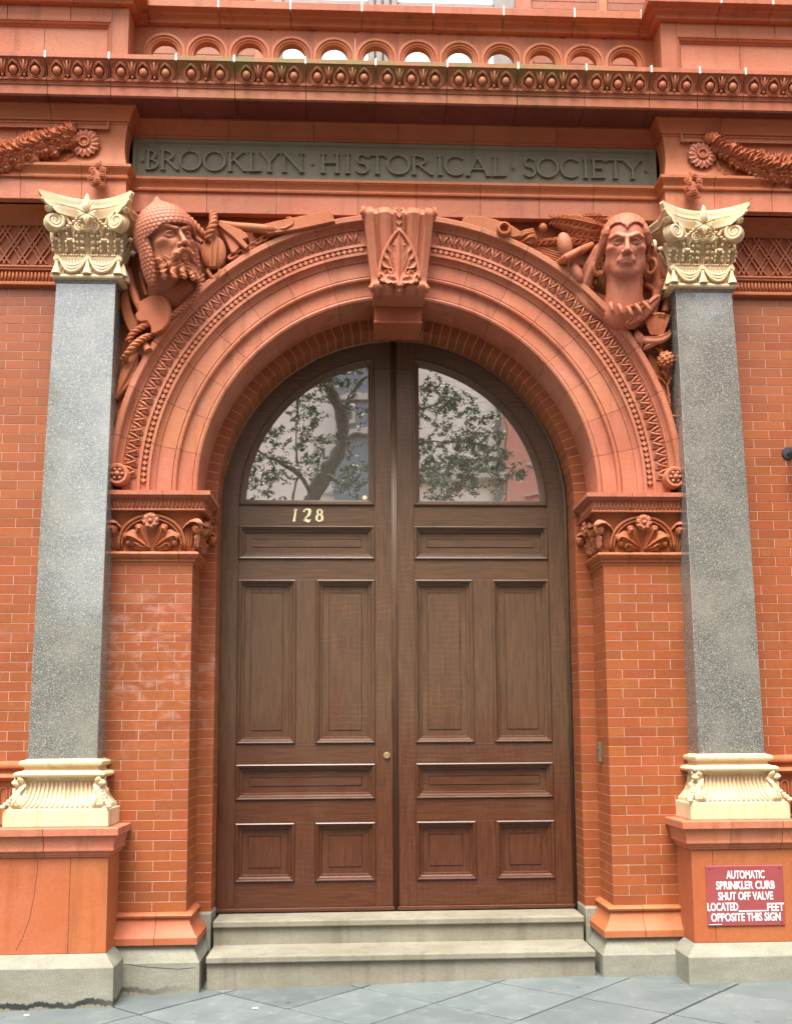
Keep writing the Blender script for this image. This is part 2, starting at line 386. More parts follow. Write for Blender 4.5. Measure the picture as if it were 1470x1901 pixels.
M['red'] = simple('sign_red_enamel', (.29, .060, .062), .4, nz=.12, ns=8)
M['white'] = simple('sign_white_letters', (.86, .80, .78), .5)
M['dark'] = simple('dark_iron', (.03, .035, .045), .4)
M['black'] = simple('shadow_gap', (.01, .01, .01), .9)
M['room'] = simple('interior_plaster', (.10, .11, .10), .8, nz=.3, ns=4)
M['blind'] = simple('white_roller_blind', (.90, .90, .88), .7)
M['winframe'] = simple('grey_brown_window_frame', (.22, .19, .17), .5, nz=.25, ns=20)
M['bark'] = simple('tree_bark', (.13, .125, .11), .9, nz=.5, ns=25)
M['foliage'] = simple('leaf_green', (.085, .125, .05), .5, nz=.45, ns=2)
M['creamwall'] = simple('cream_stucco', (.95, .91, .80), .9, nz=.06, ns=3)
M['pinkwall'] = simple('salmon_stucco', (.72, .34, .25), .9, nz=.1, ns=2)
M['bluewall'] = simple('blue_grey_stucco', (.24, .28, .32), .9, nz=.15, ns=2)
M['trim'] = simple('pale_stone_trim', (.62, .58, .48), .8, nz=.15)
M['litter'] = simple('white_paper', (.85, .85, .85), .8)
M['box'] = simple('painted_steel_box', (.16, .12, .06), .6, nz=.5, ns=60)

def mat_glass():
    m, nt, b = newmat('window_glass'); k = N(nt)
    nt.nodes.remove(b); out = nt.nodes['Material Output']
    gl = k.n('BsdfGlossy'); gl.inputs['Roughness'].default_value = .012; gl.inputs['Color'].default_value = (.93, .95, .93, 1)
    tr = k.n('BsdfTransparent'); tr.inputs['Color'].default_value = (.45, .50, .47, 1)
    ms = k.n('MixShader'); ms.inputs[0].default_value = .86
    k.l(tr.outputs[0], ms.inputs[1]); k.l(gl.outputs[0], ms.inputs[2]); df = k.n('BsdfDiffuse'); df.inputs['Color'].default_value = (.48, .48, .38, 1); m2 = k.n('MixShader')
    k.l(k.math('ADD', k.math('MULTIPLY', k.noise(k.pos(), 3, 5), .12), .06), m2.inputs[0]); k.l(ms.outputs[0], m2.inputs[1]); k.l(df.outputs[0], m2.inputs[2]); k.l(m2.outputs[0], out.inputs[0])
    bp = k.n('Bump'); bp.inputs['Strength'].default_value = .05; bp.inputs['Distance'].default_value = .02; k.l(k.noise(k.pos(), 2.5, 2), bp.inputs['Height']); k.l(bp.outputs[0], gl.inputs['Normal'])
    return m
M['glass'] = mat_glass()

# ================================================================== THE GROUND
C = .0603; BL = .2064; TILT = .0195
def gz(x): return TILT * x
pave = struct('pavement')
sheet = G(); sheet.add([(-30, -9, gz(-30) - .012), (30, -9, gz(30) - .012), (30, 1.2, gz(30) - .012), (-30, 1.2, gz(-30) - .012),
                        (-30, -9, -.9), (30, -9, -.9), (30, 1.2, -.9), (-30, 1.2, -.9)], [(0, 1, 2, 3), (4, 5, 6, 7), (0, 4, 5, 1), (0, 3, 7, 4), (1, 2, 6, 5)])
obj('paving_bed', sheet, M['sand'], pave, kind='structure')
slab_me = []
for q in range(4):
    g = G(); h = .57 / 2 - .0075
    g.add([(-h, -h, -.05), (h, -h, -.05), (h, h, -.05), (-h, h, -.05), (-h, -h, -.003), (h, -h, -.003), (h, h, -.003), (-h, h, -.003),
           (-h + .004, -h + .004, 0), (h - .004, -h + .004, 0), (h - .004, h - .004, 0), (-h + .004, h - .004, 0)],
          [(0, 1, 5, 4), (1, 2, 6, 5), (2, 3, 7, 6), (3, 0, 4, 7), (4, 5, 9, 8), (5, 6, 10, 9), (6, 7, 11, 10), (7, 4, 8, 11), (8, 9, 10, 11)])
    slab_me.append(g.mesh('slab_mesh')); slab_me[-1].materials.append(M['slab'])
S2 = math.sqrt(2)
for a in range(-10, 11):
    for b in range(-10, 11):
        c1 = 1.036 + .57 * (a + .5); c2 = -.25 + .57 * (b + .5)
        x = (c1 + c2) / S2; y = (c2 - c1) / S2
        if abs(x) > 3.3 or y > .55 or y < -2.6: continue
        o = obj('slab', slab_me[(a + b) % 4], None, pave, (x, y, gz(x) + random.uniform(-.0025, .002)), (random.uniform(-.002, .002), -TILT + random.uniform(-.002, .002), R(45))); o.rotation_mode = 'ZYX'
kerb = G().box(-30, 30, -9.2, -9, -.9, gz(0) - .02); obj('kerb', kerb, M['trim'], None, kind='structure')
road = G().box(-60, 60, -17, -9.2, -1, -.16); obj('road', road, M['asphalt'], None, kind='structure')
far = G().box(-60, 60, -60, -17, -1, -.02); obj('far_ground', far, M['sand'], None, kind='structure')

# ================================================================== BRICK WORK
_bm = {}
def brick_mesh(l, d, h):
    key = (round(l, 3), round(d, 3), round(h, 4))
    if key not in _bm:
        bm = bmesh.new(); bmesh.ops.create_cube(bm, size=1)
        for v in bm.verts: v.co = Vector((v.co.x * l, (v.co.y + .5) * d, (v.co.z + .5) * h))
        bmesh.ops.bevel(bm, geom=bm.edges[:], offset=.0012, segments=1, affect='EDGES')
        me = bpy.data.meshes.new('brick_mesh'); bm.to_mesh(me); bm.free(); me.materials.append(M['brick']); _bm[key] = me
    return _bm[key]
J = .0036
def brick(parent, x0, x1, y0, y1, z, h=C):
    """a brick that fills its cell less the joint"""
    x0, x1 = min(x0, x1), max(x0, x1)
    dx = random.uniform(-.0005, .0005); jam = .05 < y0 < .25
    return obj('brick', brick_mesh(x1 - x0 - J, y1 - y0 - (J if jam else 0), h - J), None, parent, ((x0 + x1) / 2, y0 + (J / 2 if jam else 0) + dx, z + J / 2))

# outer walls beside the columns
def outer_wall(s, x_ref):
    t = struct('wall')
    z0, n = 4.346 - 50 * C, 50
    core = G().box(s * 1.9, s * 3.2, .0318, .5, -.1, 4.35); obj('mortar_bed', core, M['mortar'], t)
    for r in range(n):
        z = z0 + r * C
        off = x_ref + (BL / 2 if (n - 1 - r) % 2 else 0)
        k0 = math.floor((-2.95 if s < 0 else 1.98) / BL) - 1
        x = off + BL * math.floor(((-2.75 if s < 0 else 2.0) - off) / BL)
        while x < (-2.0 if s < 0 else 2.8):
            a, b = max(x, -2.78 if s < 0 else 2.04), min(x + BL, -2.04 if s < 0 else 2.78)
            if b - a > .02: brick(t, a, b, .03, .13, z)
            x += BL
    return t
wl = outer_wall(-1, -2.507); wr = outer_wall(1, 2.326)

def pier(s):
    side = 'left' if s < 0 else 'right'
    t = thing('brick_pier', ('brick pier with white salt stains under the left foot of the arch' if s < 0 else
              'clean orange brick pier with a steel box, under the arch\'s right foot'), 'brick pier', group='brick piers carrying the arch')
    core = G().box(s * 1.2975, s * 1.84, .0018, .3165, .25, 2.55); obj('mortar_bed', core, M['mortar'], t)
    for r in range(35):
        z = .427 + C * r
        if r % 2 == 0:
            brick(t, s * 1.294, s * (1.294 + BL), 0, .103, z); xs = [BL, 2 * BL]
            brick(t, s * 1.294, s * 1.394, .103, .315, z)
        else:
            brick(t, s * 1.294, s * (1.294 + BL / 2), 0, .206, z); xs = [BL / 2, 1.5 * BL, 2.5 * BL]
            brick(t, s * 1.294, s * 1.394, .206, .315, z)
        for q in xs:
            e = min(1.294 + q + BL, 1.835)
            if e - 1.294 - q > .02: brick(t, s * (1.294 + q), s * e, 0, .1, z)
    # moulded terracotta base
    P = [(1.84, 0), (1.294, 0), (1.294, .318)]
    prof = [(-.05, .25), (.078, .25), (.078, .288), (.05, .32), (.028, .36), (.02, .392), (.034, .398), (.038, .410), (.030, .421), (.012, .4265), (-.05, .4265)]
    for pa in split(P, [1.47]): obj('block', mir(G().mould(pa, prof), s).mesh(smooth_=True, angle=40), M['terra_orange'], t)
    # capital: necking, bell, fluted band and slab
    neck = [(-.05, 2.537), (.003, 2.537), (.004, 2.552), (.014, 2.556), (.014, 2.570), (.024, 2.575), (.034, 2.584), (.042, 2.600), (.034, 2.614), (.014, 2.619), (-.05, 2.619)]
    for pa in split(P, [1.62, 1.38] if s < 0 else [1.66, 1.46]): obj('block', mir(G().mould(pa, neck), s).mesh(smooth_=True, angle=35), M['terra_orange'], t)
    bell = [(-.05, 2.62), (.006, 2.62), (.010, 2.68), (.018, 2.76), (.034, 2.84), (.044, 2.864), (-.05, 2.864)]
    cap = obj('capital', mir(G().mould(P, bell), s).mesh(smooth_=True, angle=40), M['terra_deep'], t)
    slabp = [(-.05, 2.865), (.078, 2.865), (.082, 2.868), (.082, 2.876), (.072, 2.880), (.070, 2.938), (.080, 2.944), (.096, 2.952), (.100, 2.956), (.115, 2.958), (.115, 2.985), (-.05, 2.985)]
    for pa in split(P, [1.47]): obj('block', mir(G().mould(pa, slabp), s).mesh(smooth_=True, angle=30), M['terra'], t)
    fl = G(); pitch = .0245
    for i in range(24):
        x = 1.238 + pitch * i
        if x < 1.80: fl.tube([(x, -.072, 2.882), (x, -.072, 2.925)], .0085, 6); fl.ell((x, -.072, 2.925), (.0085, .0085, .0085), 6, 5)
    for i in range(13): fl.tube([(1.222, -.055 + pitch * i, 2.882), (1.222, -.055 + pitch * i, 2.925)], .0085, 6)
    obj('fluting', mir(fl, s).mesh(smooth_=True), M['terra_orange'], t, kind='stuff')
    # ornament of the bell
    for (cx, front) in ((1.548, True), (.160, False)):
        def pt(a, z, d=0):   # a: along the face, d: off the face
            k = .006 + .04 * max(0, (z - 2.62) / .245) ** 1.6
            return (cx + a, -k - d, z) if front else (1.294 - k - d, cx + a, z)
        nr = (0, -1, 0) if front else (-1, 0, 0)
        wd = .205 if front else .13
        for rr, q in ((1.0, .011), (.90, .007)):
            g = G(); pts = []
            for i in range(25):
                a = math.pi * i / 24; pts.append(pt(-math.cos(a) * wd * rr, 2.635 + math.sin(a) ** .8 * .205 * rr, .012))
            obj('arch_moulding', mir(g.tube(pts, q, 7), s).mesh(smooth_=True), M['terra_orange'], cap)
        g = G(); c_ = pt(0, 2.800, .045)
        for i in range(8):
            a = 2 * math.pi * i / 8 + .2
            u_, v_ = math.cos(a), math.sin(a)
            p0 = Vector(c_); e = Vector((u_, 0, v_)) if front else Vector((0, u_, v_)); o_ = Vector(nr)
            g.leaf([p0 + e * .010, p0 + e * .032 + o_ * .006, p0 + e * .052 - o_ * .006], .021, nr, lobes=1, curl=-.3, rib=-.2, nu=8, nv=6, thick=.008)
        g.ell(Vector(c_) + Vector(nr) * .008, (.014, .014, .014), 10, 8)
        obj('rosette', mir(g, s).mesh(smooth_=True), M['terra'], cap)
        for sg in (-1, 1):
            for (a0, a1, zz, w_, n_) in ((.03, .145, 2.71, .05, 3), (.02, .10, 2.665, .035, 3), (.05, .075, 2.76, .032, 2)):
                if not front: a0 *= .65; a1 *= .65; w_ *= .75
                g = G().leaf([pt(sg * .015, 2.640, .008), pt(sg * (a0 + a1) / 2, zz - .02, .022), pt(sg * a1, zz, .030), pt(sg * (a1 + .012), zz - .028, .018)], w_, nr, lobes=n_, nu=12, nv=8, lobe_amp=.5, curl=.35, rib=.4)
                obj('acanthus_leaf', mir(g, s).mesh(smooth_=True, angle=70), M['terra_orange'], cap)
            obj('berry', mir(G().ell(pt(sg * wd * .70, 2.672, .022), (.018, .018, .018), 10, 8), s).mesh(smooth_=True), M['terra'], cap)
            for q in range(3):
                g = G().leaf([pt(sg * (wd + .004 + .014 * q), 2.63, .004), pt(sg * (wd + .012 + .016 * q), 2.71, .012), pt(sg * (wd + .004 + .022 * q), 2.79, .012)], .013, nr, lobes=2, nu=8, nv=4)
                obj('acanthus_leaf', mir(g, s).mesh(smooth_=True, angle=70), M['terra_orange'], cap)
    for (cx, cy, r_) in ((1.262, -.062, .034), (1.79, -.05, .034), (1.235, .02, .03), (1.225, .30, .034)):
        def wav(a, r): return 1 + .1 * math.sin(a * 5)
        g = G().lathe((cx, cy, 2.755), [(.002, .018), (.018, .016), (.032, .006), (.034, -.004), (.026, -.016), (.01, -.018)], 16, fn=wav)
        g.ell((cx - .002, cy - .016, 2.757), (.012, .010, .012), 8, 6)
        obj('scroll', mir(g, s).mesh(smooth_=True), M['terra_orange'], cap)
    for pts, w_ in (([(1.36, -.02, 2.76), (1.31, -.05, 2.80), (1.255, -.085, 2.805), (1.225, -.095, 2.775)], .026), ([(1.73, -.02, 2.76), (1.77, -.05, 2.80), (1.81, -.07, 2.80)], .022),
                    ([(1.27, .03, 2.76), (1.23, .01, 2.80), (1.20, -.02, 2.79)], .026), ([(1.28, .26, 2.76), (1.23, .285, 2.80), (1.20, .31, 2.78)], .024),
                    ([(1.262, -.04, 2.64), (1.255, -.052, 2.70), (1.25, -.06, 2.74)], .02)):
        obj('acanthus_leaf', mir(G().leaf(pts, w_, (0, 0, 1) if len(pts) > 2 and pts[0][2] > 2.7 else (-.7, -.7, 0), lobes=3, nu=12, nv=6, lobe_amp=.35), s).mesh(smooth_=True, angle=70), M['terra'], cap)
    return t

def split(path, xs):
    """cut a plan path (X decreasing along its first straight run, or anywhere) at given X positions"""
    P = [tuple(p) for p in path]; out = []; cur = [P[0]]
    for i in range(len(P) - 1):
        a, b = P[i], P[i + 1]
        if abs(a[1] - b[1]) < 1e-9:
            cuts = [x for x in xs if min(a[0], b[0]) + .02 < x < max(a[0], b[0]) - .02]
            cuts.sort(reverse=a[0] > b[0])
            for x in cuts: cur.append((x, a[1])); out.append(cur); cur = [(x, a[1])]
        cur.append(b)
    out.append(cur); return out

pl = pier(-1); pr = pier(1)
g = G().cbox(1.272, 1.296, .17, .215, 1.287, 1.415, .003); g.tube([(1.272, .19, 1.375), (1.266, .19, 1.375)], .006, 8)
bx = obj('steel_box', g, M['box']); bx['label'] = 'small rusty steel box screwed to the right door reveal at lock height'; bx['category'] = 'box'

# recessed brick order round the doors
rv = thing('brick_reveal', 'recessed ring of orange bricks framing the doorway inside the carved arch', 'brick arch')
for s in (-1, 1):
    obj('mortar_bed', G().box(s * 1.1935, s * 1.6, .321, .60, .2, 3.02), M['mortar'], rv)
    for r in range(44):
        z = 3.026 - C * (r + 1)
        if z > .36: brick(rv, s * 1.190, s * 1.31, .319, .528, z)
NV = 62; ZC = 3.026; dth = math.pi / NV
g = G(); L = []
for i in range(41):
    a = math.pi * i / 40; L.append([(r_ * math.cos(a), y_, ZC + r_ * math.sin(a)) for r_, y_ in ((1.1922, .321), (1.1922, .60), (1.5, .60), (1.5, .321))])
obj('mortar_bed', g.loops(L, True, True, True), M['mortar'], rv)
hw = dth / 2 - .0021
g = G(); pts = []
for y in (.319, .5265):
    for r_, f in ((1.190, 1), (1.30, 1)):
        for a in (-hw, hw): pts.append((r_ * math.cos(a), y, r_ * math.sin(a)))
g.add(pts, [(0, 1, 3, 2), (4, 6, 7, 5), (0, 4, 5, 1), (2, 3, 7, 6), (0, 2, 6, 4), (1, 5, 7, 3)])
bm_ = g.mesh('ring_brick'); bm_.materials.append(M['brick'])
for i in range(NV):
    obj('brick', bm_, None, rv, (0, random.uniform(0, .001), ZC), (0, -dth * (i + .5), 0))

# ================================================================== spandrel wall and solid core of the facade
fw = struct('facade_wall')
g = G(); L = []
angs = [math.pi * i / 72 for i in range(73)]
def rect_pt(a):
    dx, dz = math.cos(a), math.sin(a); t = min(1.88 / max(1e-6, abs(dx)), (4.90 - 3.02) / max(1e-6, dz)); return dx * t, 3.02 + dz * t
for a in angs:
    X_, Z_ = rect_pt(a); L.append([(1.5 * math.cos(a), .03, 3.02 + 1.5 * math.sin(a)), (X_, .03, Z_), (X_, .6, Z_), (1.5 * math.cos(a), .6, 3.02 + 1.5 * math.sin(a))])
obj('spandrel_panel', g.loops(L, True, True, True), M['terra_orange'], fw)
g = G()
for s in (-1, 1): g.box(s * 1.31, s * 3.4, .32, .7, -.3, 3.02); g.box(s * 1.889, s * 3.4, .32, .7, 3.021, 4.95)
g.box(-3.4, 3.4, .12, .35, 4.951, 5.66)
obj('wall_core', g, M['joint'], fw)
g = G()                                      # room behind the glass
g.box(-3, 3, 3.2, 3.3, -.2, 5); g.box(-3, 3, .75, 3.2, 4.6, 4.7); g.box(-3.1, -3, .75, 3.2, -.2, 5); g.box(3, 3.1, .75, 3.2, -.2, 5); g.box(-3, 3, .75, 3.2, -.2, .3)
obj('entrance_hall', g, M['room'], fw)

# ================================================================== ARCHIVOLT
av = thing('archivolt', 'round terracotta arch moulding with bands of pointed leaves and small diamonds above the doors', 'arch')
lip = [(1.82, .05), (1.82, -.082), (1.812, -.088), (1.783, -.088), (1.776, -.08), (1.770, -.058), (1.755, -.042), (1.742, -.037), (1.742, .05)]
ins = [(1.741, .05), (1.741, -.030), (1.735, -.030), (1.645, -.026), (1.643, -.044), (1.625, -.046), (1.624, -.032), (1.586, -.032), (1.585, -.046), (1.567, -.046), (1.562, -.030), (1.545, -.016), (1.533, -.012),
       (1.531, -.004), (1.437, -.004), (1.435, .004), (1.428, -.010), (1.418, -.016), (1.408, -.012), (1.402, .004), (1.400, .012), (1.388, .016), (1.312, .016), (1.310, .022), (1.304, .008), (1.292, .003), (1.280, .008), (1.275, .022),
       (1.275, .317), (1.48, .317), (1.48, .05)]
A0, A1 = 0.0, math.pi / 2 - .125
nb = 8
for s in (-1, 1):
    for b in range(nb):
        a0 = A0 + (A1 - A0) * b / nb; a1 = A0 + (A1 - A0) * (b + 1) / nb
        for prof, nm in ((lip, 'lip_block'), (ins, 'block')):
            L = []
            aa, bb = a0 + .0008, a1 - .0008
            if nm == 'lip_block' and b == 0: aa = .032
            if nm == 'block' and b == 0: L.append([(r_, y, 2.987) for r_, y in prof])
            for q in range(8):
                a = aa + (bb - aa) * q / 7; L.append([(r_ * math.cos(a), y, 3.02 + r_ * math.sin(a)) for r_, y in prof])
            obj(nm, mir(G().loops(L, True, True, True), s).mesh(smooth_=True, angle=25), M['terra'], av)
# leaf band
pitch = .0417
def polar(t, r_, y): return (t, y, r_)
g = G(); y0 = -.030
for sg in (-1, 1):
    g.tube([(sg * .033, y0 - .002, .088), (sg * .020, y0 - .014, .050), (0, y0 - .016, .010)], [.0075, .0075, .006], 6)
    g.ell((sg * .036, y0 + .001, .036), (.0055, .010, .032), 6, 6, rot=Matrix.Rotation(sg * .10, 3, 'Y'))
g.ell((0, y0, .062), (.0105, .011, .030), 8, 6); g.ell((0, y0 + .003, .085), (.026, .008, .006), 8, 5)
for sg in (-1, 1): g.ell((sg * .0145, y0, .068), (.0045, .009, .022), 6, 5, rot=Matrix.Rotation(sg * .32, 3, 'Y'))
lm = g.mesh('leaf_ornament_mesh', True); lm.materials.append(M['terra'])
for s in (-1, 1):
    n_ = 34
    for i in range(n_):
        a = .062 + pitch * i
        if a > A1 - .02: break
        if a * 1.69 < .11 and False: continue
        th = a if s > 0 else math.pi - a
        obj('leaf_ornament', lm, None, av, (1.647 * math.cos(th), 0, 3.02 + 1.647 * math.sin(th)), (0, math.pi / 2 - th, 0))
g = G(); hd = .0182
g.add([(-hd, -.031, 0), (0, -.031, -.019), (hd, -.031, 0), (0, -.031, .019), (-hd * .86, -.046, 0), (0, -.046, -.0165), (hd * .86, -.046, 0), (0, -.046, .0165)],
      [(0, 1, 5, 4), (1, 2, 6, 5), (2, 3, 7, 6), (3, 0, 4, 7), (4, 5, 6, 7)])
dm = g.mesh('diamond_mesh'); dm.materials.append(M['terra'])
for s in (-1, 1):
    for i in range(62):
        a = .028 + .0232 * i
        if a > A1 - .008: break
        th = a if s > 0 else math.pi - a
        obj('diamond', dm, None, av, (1.605 * math.cos(th), 0, 3.02 + 1.605 * math.sin(th)), (0, math.pi / 2 - th, 0))
for s in (-1, 1):       # scrolls where the outer lip ends
    g = G().lathe((1.752, -.03, 3.090), [(.0, .09), (.016, .088), (.018, .070), (.042, .066), (.046, .078), (.060, .080), (.068, .072), (.068, -.05)], 28)
    for i in range(6):
        a = i * math.pi / 3; g.ell((1.752 + .030 * math.cos(a), -.105, 3.090 + .030 * math.sin(a)), (.012, .012, .012), 8, 6)
    g.ell((1.752, -.115, 3.090), (.015, .012, .015), 10, 8)
    obj('scroll', mir(g, s).mesh(smooth_=True, angle=50), M['terra'], av)

# ================================================================== KEYSTONE
ks = thing('keystone', 'carved keystone with an acanthus leaf in a pointed frame at the crown of the arch', 'keystone')
zt, zb = 4.838, 4.262
def kprof(u):    # u 0 top .. 1 bottom -> (y, z)
    z = zt + (zb - zt) * u
    if u < .10: y = -.155 - .045 * math.sin(math.pi * (u / .2))
    elif u < .82: y = -.200 + .085 * (1 - (1 - (u - .10) / .72) ** 1.6)
    else: y = -.115 - .050 * math.sin(math.pi * min(1, (u - .82) / .18))
    return y, z
secs = [(-1, .0), (-1, -.0), (-.80, -.012), (-.74, -.012), (-.73, .014), (-.60, .014), (-.59, -.004), (-.56, 0), (-.38, -.012), (-.24, 0), (-.23, .016), (-.16, .016), (-.15, -.006), (.15, -.006), (.16, .016), (.23, .016), (.24, 0), (.38, -.012), (.56, 0), (.59, -.004), (.60, .014), (.73, .014), (.74, -.012), (.80, -.012), (1, 0)]
L = []
for i in range(41):
    u = i / 40; y, z = kprof(u); hw = .230 + (.166 - .230) * u
    L.append([(hw * a, y + d + (0 if abs(a) < 1 else .012), z) for a, d in secs] + [(hw, .05, z), (-hw, .05, z)])
obj('console', G().loops(L, True, True, True).mesh(smooth_=True, angle=28), M['terra'], ks)
for s in (-1, 1):
    for (u, r_) in ((.07, .042), (.92, .030)):
        y, z = kprof(u); hw = .230 + (.166 - .230) * u
        g = G().tube([(hw * .97, y + .03, z), (hw + .012, y + .03, z)], [r_, r_ * .9], 18, up=(0, -1, 0)); g.tube([(hw + .01, y + .03, z), (hw + .022, y + .03, z)], [r_ * .45, r_ * .35], 14, up=(0, -1, 0))
        obj('scroll', mir(g, s).mesh(smooth_=True, angle=50), M['terra'], ks)
for i, zz in enumerate((4.805, 4.764, 4.722, 4.683, 4.315, 4.285)):
    u = (zt - zz) / (zt - zb); y, z = kprof(u); r_ = .024 if zz > 4.5 else .017
    g = G().add([(-r_ * .95, y - .004, z), (0, y - .004, z - r_ * 1.05), (r_ * .95, y - .004, z), (0, y - .004, z + r_ * 1.05), (-r_ * .8, y - .017, z), (0, y - .017, z - r_ * .9), (r_ * .8, y - .017, z), (0, y - .017, z + r_ * .9)],
                [(0, 1, 5, 4), (1, 2, 6, 5), (2, 3, 7, 6), (3, 0, 4, 7), (4, 5, 6, 7)])
    obj('diamond', g, M['terra'], ks)
def ky(z): return kprof((zt - z) / (zt - zb))[0]
# pointed frame
O = []
for i in range(33):
    t_ = i / 32
    if t_ < .5: q = t_ * 2; x = -.128 * math.sin(math.pi * (.5 + .5 * q) ) ** .8 if q < 1 else 0; z = 4.360 + .305 * q ** .92 - .0
    else: q = (1 - t_) * 2; x = .128 * math.sin(math.pi * (.5 + .5 * q)) ** .8 if q < 1 else 0; z = 4.360 + .305 * q ** .92
    O.append((x if abs(x) > 1e-9 else 0, ky(z) - .034, z))
base = [(.128 * math.cos(a), ky(4.36 - .06 * math.sin(a)) - .026, 4.36 - .055 * math.sin(a)) for a in [math.pi * i / 12 for i in range(13)]]
field = O + base[1:-1]
g = G(); n_ = len(field); cen = (0, ky(4.45) - .018, 4.45)
g.loops([[(p[0], p[1] + .03, p[2]) for p in field], [(p[0], p[1] + .006, p[2]) for p in field], [tuple(cen[k] + (p[k] - cen[k]) * .5 for k in range(3)) for p in field], [cen] * n_])
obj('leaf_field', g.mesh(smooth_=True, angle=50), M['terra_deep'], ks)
obj('pointed_frame', G().tube(O, .0125, 8).mesh(smooth_=True), M['terra'], ks)
obj('leaf_stem', G().leaf([(0, ky(4.36) - .034, 4.345), (0, ky(4.45) - .046, 4.45), (0, ky(4.60) - .044, 4.60), (0, ky(4.64) - .034, 4.650)], .042, lobes=4, nu=14, rib=.4, thick=.02).mesh(smooth_=True, angle=60), M['terra'], ks)
for s in (-1, 1):
    for pts, w_, n_ in (([(.012, 4.43), (.045, 4.53), (.060, 4.575), (.040, 4.600)], .020, 3), ([(.014, 4.40), (.060, 4.49), (.088, 4.525), (.085, 4.560)], .021, 3),
                        ([(.016, 4.38), (.070, 4.44), (.108, 4.470), (.112, 4.500)], .020, 3), ([(.020, 4.355), (.075, 4.385), (.112, 4.395), (.120, 4.425)], .021, 3),
                        ([(.024, 4.338), (.060, 4.335), (.095, 4.345), (.112, 4.365)], .020, 3), ([(.030, 4.56), (.022, 4.50), (.026, 4.44), (.050, 4.40)], .013, 2)):
        g = G().leaf([(x * .86, ky(z) - .030 - .010 * math.sin(math.pi * i / 3), z) for i, (x, z) in enumerate(pts)], w_ * 1.25, lobes=n_, nu=15, nv=8, lobe_amp=.45, curl=-.35, rib=-.25, thick=.012)
        obj('acanthus_leaf', mir(g, s).mesh(smooth_=True, angle=60), M['terra'], ks)
    g = G().tube([((.055 + .020 * math.cos(a) * (1 - q * .6)), ky(4.40) - .046, 4.405 + .028 * math.sin(a) * (1 - q * .6)) for q, a in [(i / 14, i / 14 * 5.5 + .6) for i in range(15)]], .0055, 6)
    obj('leaf_curl', mir(g, s).mesh(smooth_=True), M['terra'], ks)
# stepped soffit blocks of the keystone
def soff(y0, y1, z0, z1, w0, w1):
    g = G(); pr_ = [(0, z1), (0, z1 - .020), (.012, z1 - .026), (.014, z0 + .022), (.004, z0 + .018), (.0, z0 + .012), (0, z0)]
    L = []
    for d, z in pr_:
        hw = w0 + (w1 - w0) * (z1 - z) / (z1 - z0) - d * .4
        L.append([(-hw, y0 + d, z), (hw, y0 + d, z), (hw, y1, z), (-hw, y1, z)])
    return g.loops(L, True, True, True)
obj('soffit_block', soff(.045, .335, 4.150, 4.300, .168, .158), M['terra_orange'], ks)

